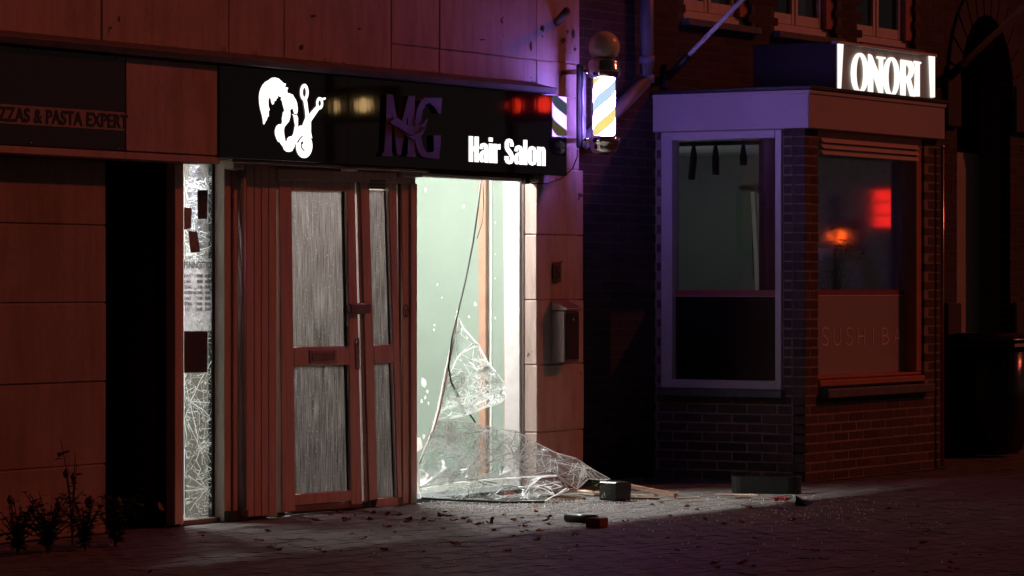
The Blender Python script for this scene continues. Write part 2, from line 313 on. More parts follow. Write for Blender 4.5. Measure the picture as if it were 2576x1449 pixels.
def text_obj(name, body, x0, x1, z0, z1, y, depth, mat, parent=None, bold=0.0, spacing=1.0, skew=None):
    """lettering fitted to the box x0..x1, z0..z1 on the plane y"""
    cu = bpy.data.curves.new(name, 'FONT'); cu.body = body; cu.extrude = 0.01; cu.offset = bold; cu.space_character = spacing; cu.size = 1
    o = curve_to_mesh(name, cu, Matrix.Identity(4), mat, parent); me = o.data
    xs = [v.co.x for v in me.vertices]; ys = [v.co.y for v in me.vertices]; a, b, c, d = min(xs), max(xs), min(ys), max(ys)
    for v in me.vertices:
        s = (v.co.x - a) / (b - a); t = (v.co.y - c) / (d - c)
        v.co = (x0 + (x1 - x0) * s, y + (depth if v.co.z < 0 else 0.0), z0 + (z1 - z0) * t)
    bm = bmesh.new(); bm.from_mesh(me); bmesh.ops.recalc_face_normals(bm, faces=bm.faces); bm.to_mesh(me); bm.free(); me.update(); return o
def split_pieces(o, name, mat, parent):
    bm = bmesh.new(); bm.from_mesh(o.data); bm.verts.ensure_lookup_table(); seen = set(); res = []
    for v in bm.verts:
        if v in seen: continue
        st = [v]; seen.add(v); isl = []
        while st:
            x = st.pop(); isl.append(x)
            for e in x.link_edges:
                y = e.other_vert(x)
                if y not in seen: seen.add(y); st.append(y)
        idx = {x: i for i, x in enumerate(isl)}; fs = [[idx[q] for q in f.verts] for f in bm.faces if f.verts[0] in idx]
        mesh(name, [tuple(x.co) for x in isl], fs, mat, parent)
    bm.free(); bpy.data.objects.remove(o)
def ell(cx, cy, rx, ry, n=40): return [(cx + rx * math.cos(2 * math.pi * k / n), cy + ry * math.sin(2 * math.pi * k / n)) for k in range(n)]
def pxloop(pts, ox, oy, sc, y):
    """points read off an enlarged crop (origin ox, oy in photograph pixels, sc times enlarged) -> (X, Z) on the plane y"""
    out = []
    for a, b in pts:
        w = onY((ox + a / sc) / 1.490683, (oy + b / sc) / 1.490683, y); out.append((w.x, w.z))
    return out

# ------------------------------------------------------------------ ground and pavement
random.seed(5)
g = mesh('ground', [(-60, -40, -0.007), (60, -40, -0.007), (60, 40, -0.007), (-60, 40, -0.007)], [(0, 1, 2, 3)], M_SAND); tag(g, kind='structure')
pave = empty('pavement', (2, -2, 0), 'dark street clinkers in front of the shops', None, None, 'structure')
PW, PL = 0.105, 0.21
cells = []
for j in range(0, 66):
    y1 = -0.02 - j * PW
    for i in range(-40, 60):
        x1 = i * PL + (PL / 2 if j % 2 else 0)
        cx, cyy = x1 + PL / 2, y1 - PW / 2
        rel = Vector((cx, cyy, 0)) - CAM; f = rel.dot(FWD)
        if f < 15.8: continue
        u = 1288 + FPX * rel.dot(RGT) / f; v = HZ + FPX * 1.45 / f
        if u < -90 or u > 2670 or v > 1490 or v < 1150: continue
        if cyy > -1.14 and 4.6 < cx < 6.95: continue
        lit = 1 if (cyy > -2.7 and -1.0 < cx < 3.4) else 0
        cells.append((lit, 1 / f, cx, cyy))
cells.sort(reverse=True)
pbm = bmesh.new(); add_box(pbm, (-PL / 2 + 0.0025, -PW / 2 + 0.0025, -0.05), (PL / 2 - 0.0025, PW / 2 - 0.0025, 0), 0.004)
pme = bpy.data.meshes.new('paver'); bmesh.ops.recalc_face_normals(pbm, faces=pbm.faces); pbm.to_mesh(pme); pbm.free(); pme.materials.append(M_PAVER)
for k, (l, f, cx, cyy) in enumerate(cells[:300]):
    o = bpy.data.objects.new('paver', pme); link(o, pave); o.location = (cx, cyy, random.uniform(-0.002, 0.002))
    o.rotation_euler = (random.gauss(0, 0.008), random.gauss(0, 0.007), random.gauss(0, 0.008))
def many_boxes(name, items, mat, parent):
    """items: (centre, half sizes, euler) -> one mesh with a tint per box"""
    V, F, T = [], [], []
    for c, h, e in items:
        from mathutils import Euler
        R = Euler(e).to_matrix(); b = len(V); t = random.random()
        for x in (-1, 1):
            for y in (-1, 1):
                for z in (-1, 1): V.append(Vector(c) + R @ Vector((x * h[0], y * h[1], z * h[2]))); T.append(t)
        F += [tuple(b + i for i in f) for f in ((0, 1, 3, 2), (4, 6, 7, 5), (0, 4, 5, 1), (2, 3, 7, 6), (0, 2, 6, 4), (1, 5, 7, 3))]
    o = mesh(name, V, F, mat, parent); a = o.data.attributes.new('tint', 'FLOAT', 'POINT'); a.data.foreach_set('value', T); o['kind'] = 'stuff'; return o
many_boxes('farther_pavers', [((cx, cyy, -0.025 + random.uniform(-0.002, 0.002)), (PL / 2 - 0.003, PW / 2 - 0.003, 0.025), (random.gauss(0, 0.008), random.gauss(0, 0.007), random.gauss(0, 0.008))) for l, f, cx, cyy in cells[300:]], M_PAVER, pave)

# ------------------------------------------------------------------ salon building
random.seed(11)
XR = XU(1350); XC = XU(1468)            # front edge of the window reveal, building corner
ZS = ZV(1200, 431, -0.18)               # underside of the shop signs
bld = empty('salon_building', (0.4, 0.3, 0), 'cream painted block building with red lit facade and shattered salon shop window', 'building')
wall = mesh('wall', [(XU(-140), 0.34, 2.82), (XC - 0.01, 0.34, 2.82), (XC - 0.01, 0.34, 6), (XU(-140), 0.34, 6)], [(0, 1, 2, 3)], M_LEDGE, bld)
def block(x0, x1, z0, z1, y0, y1, bev=0.005, m=M_WALL):
    d = random.uniform(-0.004, 0.004); return box('block', (x0 + 0.003, y0 + d, z0 + 0.003), (x1 - 0.003, y1, z1 - 0.003), m, wall, bev)
# upper storey blocks
ZT = ZV(1000, 186)                       # ledge above the signs
ZJ = ZV(1347, 150)
us = [-140, 255, 575, 715, 985, 1106, 1350]
for a, b in zip(us[:-1], us[1:]):
    if a >= 985:
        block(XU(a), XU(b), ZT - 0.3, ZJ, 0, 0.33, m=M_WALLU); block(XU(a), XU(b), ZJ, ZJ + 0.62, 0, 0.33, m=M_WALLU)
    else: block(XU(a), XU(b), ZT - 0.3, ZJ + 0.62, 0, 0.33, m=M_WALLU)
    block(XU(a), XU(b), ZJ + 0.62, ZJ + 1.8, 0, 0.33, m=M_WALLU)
zj = [0.0] + [ZV(1350, v) for v in (1088, 918, 755, 590)] + [ZS + 0.06, ZT - 0.06, ZJ, ZJ + 0.62, ZJ + 1.8]
for a, b in zip(zj[:-1], zj[1:]): block(XR, XC - (0.05 if a > ZS else 0.0) + random.uniform(-0.006, 0.006), a, b, 0, 0.28)
# left wall blocks
XL = XU(268)
zl = [0.0] + [ZV(200, v) for v in (1172, 962, 762, 566, 400)] + [ZT - 0.3]
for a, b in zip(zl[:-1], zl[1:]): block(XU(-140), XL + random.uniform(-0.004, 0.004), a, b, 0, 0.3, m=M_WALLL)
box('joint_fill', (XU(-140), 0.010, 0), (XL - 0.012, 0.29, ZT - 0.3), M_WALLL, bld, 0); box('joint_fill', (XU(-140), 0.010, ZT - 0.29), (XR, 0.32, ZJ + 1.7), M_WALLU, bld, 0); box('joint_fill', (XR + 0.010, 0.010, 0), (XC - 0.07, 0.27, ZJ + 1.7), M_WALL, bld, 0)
# lintels and the shell of the rooms
box('lintel', (XL, 0.02, ZV(400, 398)), (XU(460), 0.32, ZT - 0.3), M_WALL2, bld)
box('lintel', (XU(460), 0.02, ZS - 0.02), (XR, 0.055, ZT - 0.29), M_WALL2, bld)
XP = XU(440)
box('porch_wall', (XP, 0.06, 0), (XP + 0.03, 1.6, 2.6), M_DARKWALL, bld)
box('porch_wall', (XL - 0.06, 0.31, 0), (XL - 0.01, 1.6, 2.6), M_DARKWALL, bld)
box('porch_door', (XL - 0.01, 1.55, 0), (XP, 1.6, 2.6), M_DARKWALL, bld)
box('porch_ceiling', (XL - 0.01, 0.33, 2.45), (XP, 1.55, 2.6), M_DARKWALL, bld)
YB = 2.70; XJ0 = XU(1050)
box('room_back_wall', (XP + 0.03, YB, 0), (4.35, YB + 0.1, 3.65), M_MINT, bld, 0)
box('room_side_wall', (XP + 0.035, 0.34, 0), (XP + 0.08, YB, 3.65), M_MINT, bld, 0)
box('room_side_wall', (XC - 0.3, 0.345, 0), (XC - 0.25, 0.5, 3.65), M_MINT, bld, 0)
box('room_side_wall', (4.3, 0.345, 0), (4.35, YB, 3.65), M_MINT, bld, 0)
box('room_ceiling', (XP + 0.03, 0.345, 3.6), (4.35, YB, 3.66), M_CEIL, bld, 0)
box('room_floor', (XP + 0.03, 0.1, -0.02), (4.35, YB, 0.012), M_FLOORIN, bld, 0)
XSW = 4.3                                # right side wall of the shop, the mint wall in view
def yside(u): return onX(u, HZ, XSW).y
box('corner_post', (XSW - 0.05, yside(1230), 0), (XSW - 0.001, yside(1212), 3.6), M_PINKPIPE, bld)
for a in (1207, 1235): box('wall_trim', (XSW - 0.012, yside(a + 3.5), 0), (XSW - 0.001, yside(a), 3.6), M_WHITE, bld, 0)
# chips knocked out of the mint wall
bm = bmesh.new()
for u, v, r in [(1070, 478, 7), (1166, 520, 6), (1100, 716, 4), (1112, 748, 3), (1195, 765, 8), (1180, 797, 5), (1093, 818, 5), (1092, 830, 4), (1175, 850, 4), (1066, 960, 14), (1075, 985, 6), (1070, 1000, 7), (1060, 1010, 6), (1078, 1015, 6), (1055, 1120, 20), (1066, 1100, 8), (1246, 640, 3), (1246, 700, 4), (1246, 800, 4), (1246, 560, 4), (1160, 905, 5), (1205, 880, 4), (1120, 930, 3)]:
    c = onX(u, v, XSW - 0.004); n = 7; ring = []
    for k in range(n):
        a = 2 * math.pi * k / n; rr = r / 310.0 * random.uniform(0.5, 1.2); ring.append(bm.verts.new((c.x, c.y + rr * math.cos(a) * 0.7, c.z + rr * math.sin(a))))
    bm.faces.new(ring)
frombm('plaster_chip', bm, M_CHIP, bld)['kind'] = 'stuff'
box('light_baffle', (XJ0 - 0.07, 0.18, 0), (XJ0 - 0.03, YB, 3.6), M_DOORD, bld, 0)  # unseen wall added to keep lamp light off the bay bricks
# ledge and the band under it
bm = bmesh.new(); random.seed(3)
add_prism(bm, [Vector((XU(-140), -0.24, ZT - 0.02)), Vector((XU(-140), 0.0, ZT + 0.035)), Vector((XU(-140), 0.0, ZT - 0.06)), Vector((XU(-140), -0.22, ZT - 0.06))], (XU(1330) - XU(-140), 0, 0), 0.004)
frombm('ledge', bm, M_LEDGE, bld)
for u in (812, 826, 1012, 1040, 1085, 640, 560):     # paint flakes standing up along the ledge
    p = onY(u, HZ, -0.005); h = random.uniform(0.02, 0.06)
    mesh('paint_flake', [(p.x, -0.006, ZT + 0.03), (p.x + 0.03, -0.012, ZT + 0.03), (p.x - 0.01 + 0.02 * random.random(), -0.02, ZT + 0.03 + h)], [(0, 1, 2)], M_WALL, bld)
M_SPALL = solid('bare_render_spot', (0.09, 0.07, 0.065), 0.95, vary=0.4, bmp=0.4)
for u, v, rx, ry in ((1336, 117, 3, 12), (1366, 73, 4, 9), (1429, 79, 2, 5), (1444, 86, 4, 11), (1418, 102, 6, 8), (1447, 124, 3, 5), (905, 72, 5, 3), (760, 118, 4, 8), (300, 48, 3, 9), (790, 40, 6, 3), (1215, 100, 7, 2)):
    prismY('bare_spot', [(u + rx * random.uniform(0.6, 1.2) * math.cos(t), v + ry * random.uniform(0.6, 1.2) * math.sin(t)) for t in [2 * math.pi * k / 9 for k in range(9)]], -0.0062, 0.003, M_SPALL, bld, 0)
YF = -0.16
box('sign_backing', (XU(-140, YF), YF + 0.012, ZV(300, 392, YF)), (XU(552, YF) - 0.01, 0.0, ZT - 0.065), M_WALL2, bld)
box('sign_beam', (XU(-140, YF), YF - 0.012, ZV(300, 400, YF)), (XU(552, YF) - 0.01, 0.015, ZV(300, 382, YF)), M_WALL2, bld)
box('blank_panel', (XU(313, YF) + 0.005, YF - 0.008, ZV(400, 384, YF)), (XU(552, YF) - 0.012, YF + 0.01, ZT - 0.07), M_WALL2, bld)
# window reveal and frames of the broken shop window
box('window_post', (XR - 0.015, 0.13, 0.03), (XR + 0.05, 0.262, ZS), M_WHITE, bld, 0.006)
box('glazing_groove', (XR - 0.003, 0.105, 0.03), (XR + 0.04, 0.128, ZS), M_DOORD, bld, 0.001)
XJ = XU(1050)
box('window_sill', (XJ, 0.0, -0.01), (XR, 0.30, 0.03), M_STONE, bld, 0.004)
box('window_head', (XJ - 0.05, -0.02, ZS - 0.045), (XR, 0.05, ZS - 0.021), M_WHITE, bld, 0.004)

# ------------------------------------------------------------------ salon door front (left of the broken window)
dr = empty('front_door', onZ(880, 1285), None)
dr.parent = bld; dr.matrix_parent_inverse = Matrix.Translation(-Vector(bld.location))
def dpart(name, px, y, d, m=M_DOOR, bev=0.004): return prismY(name, px, y, d, m, dr, bev)
dpart('jamb', [(697, 428), (712, 428), (718, 1298), (700, 1300)], 0.03, 0.08, M_DOORD)
dpart('head_rail', [(700, 424), (1046, 436), (1046, 462), (700, 452)], -0.02, 0.10)
dpart('stile', [(703, 452), (734, 452), (744, 1285), (710, 1290)], -0.01, 0.05)
dpart('stile', [(874, 455), (893, 456), (912, 1268), (884, 1270)], -0.01, 0.05)
dpart('top_rail', [(734, 453), (875, 455), (876, 482), (735, 480)], -0.008, 0.046)
dpart('middle_rail', [(740, 873), (880, 871), (882, 918), (741, 922)], -0.008, 0.046)
dpart('bottom_rail', [(745, 1243), (884, 1234), (885, 1260), (745, 1272)], -0.008, 0.046)
dpart('kick_board', [(735, 1272), (912, 1260), (912, 1276), (735, 1290)], 0.0, 0.05, M_DOORD)
dpart('pane', [(733, 478), (873, 480), (882, 874), (738, 876)], 0.022, 0.006, M_REED, 0)
dpart('pane', [(740, 918), (883, 915), (886, 1238), (744, 1246)], 0.022, 0.006, M_REED, 0)
for a, b in (((869, 482), (877, 872)), ((876, 918), (884, 1232))):
    dpart('glazing_bead', [a, (a[0] + 6, a[1]), (b[0] + 6, b[1]), b], -0.002, 0.02, M_WHITE, 0.001)
    dpart('glazing_gasket', [(a[0] - 9, a[1]), (a[0] - 0.5, a[1]), (b[0] - 0.5, b[1]), (b[0] - 9, b[1])], 0.012, 0.009, M_RUBBER, 0.001)
dpart('letter_plate', [(779, 881), (848, 880), (849, 912), (780, 914)], -0.016, 0.007, M_PIPE)
dpart('letter_flap', [(785, 888), (842, 887), (843, 906), (786, 908)], -0.022, 0.005, M_DOORD)
dpart('meeting_gap', [(894, 456), (906, 456), (938, 1262), (912, 1266)], 0.03, 0.03, M_DOORD)
dpart('cover_strip', [(898, 458), (907, 458), (930, 1260), (918, 1262)], -0.004, 0.03, M_PIPE)
# narrow second leaf, knocked askew
dpart('stile', [(907, 457), (929, 457), (951, 1255), (929, 1260)], -0.014, 0.05)
dpart('stile', [(978, 458), (998, 458), (1012, 1250), (1001, 1254)], -0.014, 0.05)
dpart('top_rail', [(930, 457), (978, 458), (978, 472), (930, 471)], -0.012, 0.046)
dpart('middle_rail', [(940, 868), (989, 866), (991, 913), (943, 915)], -0.012, 0.046)
dpart('bottom_rail', [(950, 1254), (1001, 1250), (1003, 1272), (945, 1276)], -0.012, 0.046)
for k in range(3): dpart('vent_slat', [(930, 452 + k * 9), (971, 453 + k * 9), (971, 458 + k * 9), (930, 457 + k * 9)], -0.022, 0.012, M_DOORD, 0.001)
dpart('pane', [(928, 478), (978, 480), (990, 868), (940, 870)], 0.018, 0.006, M_REED, 0)
dpart('pane', [(942, 914), (990, 912), (1001, 1251), (950, 1255)], 0.018, 0.006, M_REED, 0)
for a, b in (((974, 480), (986, 866)), ((986, 914), (997, 1250))):
    dpart('glazing_bead', [(a[0], a[1]), (a[0] + 4, a[1]), (b[0] + 4, b[1]), b], -0.006, 0.02, M_WHITE, 0.001)
    dpart('glazing_gasket', [(a[0] - 6, a[1]), (a[0] - 0.5, a[1]), (b[0] - 0.5, b[1]), (b[0] - 6, b[1])], 0.008, 0.009, M_RUBBER, 0.001)
dpart('night_latch', [(884, 765), (935, 762), (935, 788), (884, 792)], -0.045, 0.04, M_DOORD, 0.008)
lathe('lock_knob', [(0.0, -0.016), (0.012, -0.012), (0.016, 0), (0.012, 0.012), (0.0, 0.016)], onY(893, 857, -0.05), M_CHROME, dr, 12)
dpart('lock_plate', [(893, 850), (905, 850), (906, 930), (895, 930)], -0.016, 0.007, M_DOORD)
for a, b, y, m in ((1001, 1012, 0.0, M_DOORD), (1012, 1029, -0.02, M_DOOR), (1029, 1035, 0.0, M_WHITE), (1034, 1050, -0.035, M_DOOR)):
    dpart('jamb', [(a, 462), (b, 462), (b + (2 if b < 1030 else 0), 1268 - (b - 1000) * 0.06), (a + (8 if a < 1010 else 2 if a < 1030 else 0), 1270 - (a - 1000) * 0.06)], y, 0.12, m)
ringc = onY(1021, 782, -0.026); bm = bmesh.new()
add_tube(bm, [(ringc.x + 0.03 * math.cos(t), ringc.y, ringc.z + 0.042 * math.sin(t)) for t in [2 * math.pi * k / 20 for k in range(21)]], 0.0035, 6)
for t in (0.4, 2.5, 4.7): add_tube(bm, [tuple(ringc), (ringc.x + 0.03 * math.cos(t), ringc.y, ringc.z + 0.042 * math.sin(t))], 0.003, 6)
frombm('ring_mark', bm, M_DOORD, dr)
dpart('wedge', [(1012, 428), (1064, 430), (1064, 446), (1012, 446)], -0.06, 0.05, M_PIPE)
# boarded panel left of the door
dpart('threshold', [(735, 1268), (1050, 1254), (1050, 1270), (735, 1292)], 0.05, 0.04, M_DOORD)
dpart('transom_board', [(567, 404), (1050, 424), (1050, 446), (567, 430)], 0.032, 0.03)
pn = empty('boarded_panel', onZ(630, 1308)); pn.parent = bld; pn.matrix_parent_inverse = Matrix.Translation(-Vector(bld.location))
edges = [567, 582, 620, 640, 658, 676, 697]
for a, b in zip(edges[:-1], edges[1:]):
    y = 0.0 + random.uniform(-0.004, 0.004) + (0.02 if (a, b) == (582, 620) else 0)
    prismY('board', [(a, 415), (b - 0.8, 415), (b - 0.8, 1305 - (b - 567) * 0.07), (a, 1305 - (a - 567) * 0.07)], y, 0.06, M_DOOR, pn, 0.004)
tube('rain_pipe', [onY(608, 416, -0.03), onY(608, 1300, -0.03)], 0.028, M_PIPE, pn, 14)
prismY('pipe_cap', [(589, 405), (618, 406), (618, 428), (589, 426)], -0.075, 0.08, M_PIPE, pn, 0.008)
prismY('base_block', [(576, 1286), (626, 1284), (626, 1309), (576, 1312)], -0.035, 0.05, M_RUBBER, pn, 0.004)
box('backing_wall', (XU(567), 0.07, 0), (XU(698), 0.12, ZS), M_DOORD, pn)
box('soffit', (XU(552), -0.1, ZS - 0.02), (XU(1050), 0.015, ZS - 0.001), M_DOOR, bld, 0.003)
prismY('soffit_lamp', [(873, 424), (900, 425), (900, 431), (873, 430)], -0.14, 0.05, M_WHITE, bld, 0.002)

# ------------------------------------------------------------------ cracked side window left of the door
YW = 0.085
sw = empty('side_window', onZ(500, 1312)); sw.parent = bld; sw.matrix_parent_inverse = Matrix.Translation(-Vector(bld.location))
prismY('frame', [(440, 405), (462.5, 405), (462.5, 1315), (440, 1322)], 0.0, 0.14, M_DOOR, sw, 0.004)
xr = XU(565.5)
box('frame', (xr - 0.004, 0.0, 0.0), (xr + 0.02, 0.30, ZV(500, 405)), M_SIDE, sw, 0.002)
box('frame', (XU(462), 0.03, ZV(500, 409)), (xr, 0.16, ZV(500, 395)), M_DOOR, sw, 0.003)
box('sill', (XU(462), 0.03, 0.0), (xr - 0.004, 0.16, ZV(500, 1306, 0.03)), M_DOORD, sw, 0.003)
box('glazing_gasket', (xr - 0.03, YW - 0.012, 0.02), (xr - 0.005, YW + 0.02, ZV(500, 409)), M_RUBBER, sw, 0.002)

# ---- shattered laminate: real cracks as thin ribs of crushed glass along a triangulated sheet
def shatter(outline, impacts, n, seed, name, parent, mat, crumple=0.012, keep=0.55, rmin=0.0006, rmax=0.0024, rays=10, extra_y=None):
    """outline: (u, v, y) corners of the sheet as measured; returns sheet and crack objects"""
    rnd = random.Random(seed); P2 = [Vector((u, v)) for u, v, y in outline]; Y = [y for u, v, y in outline]
    xs = [p.x for p in P2]; ys = [p.y for p in P2]
    def inside(q):
        c = False; j = len(P2) - 1
        for i in range(len(P2)):
            if (P2[i].y > q.y) != (P2[j].y > q.y) and q.x < (P2[j].x - P2[i].x) * (q.y - P2[i].y) / (P2[j].y - P2[i].y) + P2[i].x: c = not c
            j = i
        return c
    pts = list(P2); tries = 0
    while len(pts) < n + len(P2) and tries < 60 * n:
        tries += 1
        if impacts and rnd.random() < 0.6:
            ix, iy, ir = rnd.choice(impacts); a = rnd.uniform(0, 2 * math.pi); r = ir * rnd.random() ** 1.7; q = Vector((ix + r * math.cos(a), iy + r * math.sin(a)))
        else: q = Vector((rnd.uniform(min(xs), max(xs)), rnd.uniform(min(ys), max(ys))))
        if inside(q): pts.append(q)
    m = len(P2); V, E, Fc, *_ = delaunay_2d_cdt(pts, [(i, (i + 1) % m) for i in range(m)], [], 0, 1e-4)
    Fc = [f for f in Fc if inside(sum((V[i] for i in f), Vector((0, 0))) / len(f))]
    def depth(q):
        w = 0; s = 0
        for p, y in zip(P2, Y):
            k = 1 / ((p - q).length_squared + 4.0) ** 1.2; w += k; s += k * y
        return s / w
    W = []
    for q in V: W.append(onY(q.x, q.y, depth(q) + crumple * (math.sin(q.x / 17.0 + seed) * math.cos(q.y / 23.0) + 0.6 * math.sin(q.x / 9.0 - q.y / 13.0)) + rnd.gauss(0, crumple) * 0.08))
    sheet = mesh(name, W, [tuple(f) for f in Fc], mat, parent, True)
    ed = {}
    for f in Fc:
        for i in range(len(f)):
            e = tuple(sorted((f[i], f[(i + 1) % len(f)]))); ed[e] = ed.get(e, 0) + 1
    NN = Vector((0, 0, 0))
    for f in Fc:
        k = (W[f[1]] - W[f[0]]).cross(W[f[2]] - W[f[0]]); NN += k if k.y < 0 else -k
    NN.normalize()
    def ribbon(bm, p, q, r):
        d = (q - p)
        if d.length < 1e-5: return
        w = d.cross(NN).normalized() * r * 1.25; o = NN * rnd.uniform(0.0012, 0.0035)
        bm.faces.new([bm.verts.new(x) for x in (p - w * 0.7 + o, q - w + o, q + w * 0.7 + o, p + w + o)])
    bm = bmesh.new()
    for (a, b), c in ed.items():
        if c == 1: r = rmax * 0.9
        elif rnd.random() < keep: r = rmin + (rmax - rmin) * rnd.random() ** 3.0
        else: continue
        ribbon(bm, W[a], W[b], r)
    for ix, iy, ir in impacts:
        for k in range(rays):
            a = rnd.uniform(0, 2 * math.pi); q0 = Vector((ix, iy)); L = ir * rnd.uniform(0.7, 2.2); line = []
            for s in range(9):
                q = q0 + Vector((math.cos(a), math.sin(a))) * L * s / 8
                if not inside(q): break
                line.append(onY(q.x, q.y, depth(q) - 0.003)); a += rnd.gauss(0, 0.05)
            if len(line) > 1:
                rr = rmin + (rmax - rmin) * rnd.random()
                for p, q in zip(line[:-1], line[1:]): ribbon(bm, p, q, rr)
    cr = frombm('crack_lines', bm, M_CRACK, parent); cr['kind'] = 'stuff'; return sheet, cr
shatter([(463, 412, YW), (537, 412, YW), (540, 700, YW), (541, 1000, YW), (541, 1303, YW), (463, 1306, YW), (463, 1000, YW), (463, 700, YW)], [(505, 1130, 150), (478, 1010, 100), (520, 1230, 90), (515, 480, 90), (485, 640, 80)], 1500, 4, 'pane', sw, M_SHATTER2, 0.004, 0.42, 0.0005, 0.0026, 14)

sp = empty('shattered_window_pane', onZ(1250, 1245), 'big shattered laminated shop window pane slumped out of its frame onto the pavement', 'window pane')
up_ = [(1153, 800, 0.10), (1163, 822, 0.08), (1205, 872, 0.04), (1222, 905, 0.02), (1246, 937, 0.0), (1269, 966, -0.03), (1265, 980, -0.03), (1270, 1000, -0.03), (1258, 1012, -0.02), (1222, 1023, 0.0), (1190, 1036, 0.02), (1165, 1046, 0.04), (1094, 1058, 0.10), (1104, 1030, 0.10), (1124, 930, 0.11)]
shatter(up_, [(1185, 1022, 62), (1258, 988, 55), (1222, 925, 35)], 210, 21, 'upper_flap', sp, M_SHATTER, 0.003, 0.62, 0.0014, 0.0080, 18)
lo_ = [(1090, 1060, 0.10), (1150, 1059, 0.06), (1210, 1069, 0.0), (1250, 1080, -0.06), (1300, 1086, -0.12), (1350, 1116, -0.20), (1400, 1140, -0.30), (1450, 1154, -0.38), (1492, 1182, -0.46), (1535, 1206, -0.54), (1508, 1208, -0.56), (1480, 1205, -0.58), (1450, 1231, -0.66), (1436, 1222, -0.64), (1402, 1195, -0.58), (1300, 1199, -0.46), (1200, 1206, -0.32), (1130, 1214, -0.2), (1055, 1228, -0.06), (1054, 1168, 0.08)]
shatter(lo_, [(1215, 1085, 95), (1130, 1110, 80), (1380, 1130, 60), (1300, 1160, 90), (1470, 1180, 45), (1180, 1180, 70)], 360, 8, 'lower_sheet', sp, M_SHATTER3, 0.003, 0.6, 0.0010, 0.0060, 16)
fo_ = [(1055, 1230, -0.07), (1130, 1216, -0.21), (1200, 1208, -0.33), (1300, 1201, -0.47), (1400, 1197, -0.59), (1418, 1212, -0.64), (1430, 1232, -0.68), (1395, 1246, -0.72), (1370, 1259, -0.75), (1270, 1262, -0.52), (1160, 1259, -0.24), (1058, 1252, 0.02)]
shatter(fo_, [(1330, 1225, 70), (1180, 1235, 80)], 150, 15, 'ground_flap', sp, M_SHATTER, 0.002, 0.6, 0.0010, 0.0050, 12)
tube('bent_bead', [onY(1152, 782, 0.10), onY(1141, 850, 0.10), onY(1124, 930, 0.09), onY(1104, 1030, 0.08), onY(1088, 1085, 0.06), onY(1055, 1165, 0.04)], [0.006, 0.011, 0.013, 0.013, 0.011, 0.008], M_WHITE, sp, 8)
tube('rubber_seal', [onY(1060, 1253, -0.02), onY(1160, 1259, -0.25), onY(1270, 1263, -0.53), onY(1370, 1263, -0.78)], 0.008, M_RUBBER, sp, 6)
tag(tube('hanging_cable', [onY(1211, 440, 0.2), onY(1203, 520, 0.17), onY(1190, 610, 0.15), onY(1172, 700, 0.12), onY(1153, 782, 0.07), onY(1137, 850, 0.07), onY(1128, 920, 0.07), onY(1135, 962, 0.06), onY(1160, 1010, 0.08), onY(1195, 1062, 0.10)], 0.0062, M_RUBBER), 'long black cable hanging down inside the broken salon window', 'cable')
tag(tube('hanging_cable', [onY(1214, 440, 0.24), onY(1217, 520, 0.22), onY(1213, 560, 0.22), onY(1200, 600, 0.2)], 0.003, M_RUBBER), 'short thin cable end hanging beside the brown post in the broken window', 'cable')

# lamp tubes under the shop ceiling, just behind the windows
for i, (x0, x1, lab) in enumerate(((XU(470), XU(690), 'lit ceiling lamp tube behind the cracked narrow side window'), (XU(760), XU(880), 'lit ceiling lamp tube behind the salon front door'), (XU(1078), XU(1338), 'lit ceiling lamp tube behind the big broken salon window'))):
    t = empty('ceiling_lamp', ((x0 + x1) / 2, 1.2, 3.40), lab, 'lamp', 'lamp tubes in the salon')
    tube('lamp_tube', [(x0, 1.2, 3.40), (x1, 1.2, 3.40)], 0.045, M_LAMPW if i == 2 else M_LAMP, t, 10)
    box('housing', (x0 - 0.03, 1.15, 3.45), (x1 + 0.03, 1.25, 3.598), M_WHITE, t)

tag(box('grey_cabinet', (XU(455, 0.55), 0.50, 0.013), (XU(545, 0.55) + 0.25, 0.8, ZV(500, 968, 0.5)), solid('blue_grey_laminate', (0.10, 0.115, 0.125), 0.5)), 'low blue grey cabinet behind the lower half of the cracked side window', 'cabinet')
# prints stuck to the cracked side window
YP = YW - 0.012
def card(name, px, m, label, cat, y=YP): return tag(prismY(name, px, y, 0.002, m, None, 0), label, cat)
card('flyer', [(497, 479), (523, 478), (521, 551), (498, 551)], M_CARD, 'dark flyer taped high on the cracked side window', 'flyer')
card('flyer', [(463.5, 521), (483, 524), (480, 575), (463.5, 577)], M_GREYCARD, 'brown picture card at the left edge of the cracked side window', 'card')
card('flyer', [(474, 580), (496, 583), (504, 634), (480, 636)], M_GREYCARD, 'tilted grey card above the opening hours on the side window', 'card', YP - 0.004)
card('blank_card', [(463.5, 833), (522, 833), (522, 937), (463.5, 938)], M_CARD, 'square dark brown card low on the cracked side window', 'card')
hrs = empty('opening_hours', onY(500, 830, YP), 'white opening hours print with dark lettering on the cracked side window', 'poster')
M_SHEET = thin_glass('clear_print_sheet', (0.9, 0.9, 0.93), 0.35, (0.92, 0.86, 0.9))
prismY('sheet', [(463.5, 652), (533, 650), (533, 832), (463.5, 832)], YP + 0.006, 0.001, M_SHEET, hrs, 0)
def ptext(body, u0, u1, v0, v1, bold=0.0):
    text_obj('lettering', body, XU(u0, YP), XU(u1, YP), ZV((u0 + u1) / 2, v1, YP), ZV((u0 + u1) / 2, v0, YP), YP, 0.002, M_INK, hrs, bold)['kind'] = 'stuff'
ptext('PENINGSTIJD', 464, 531, 658, 681, 0.01)
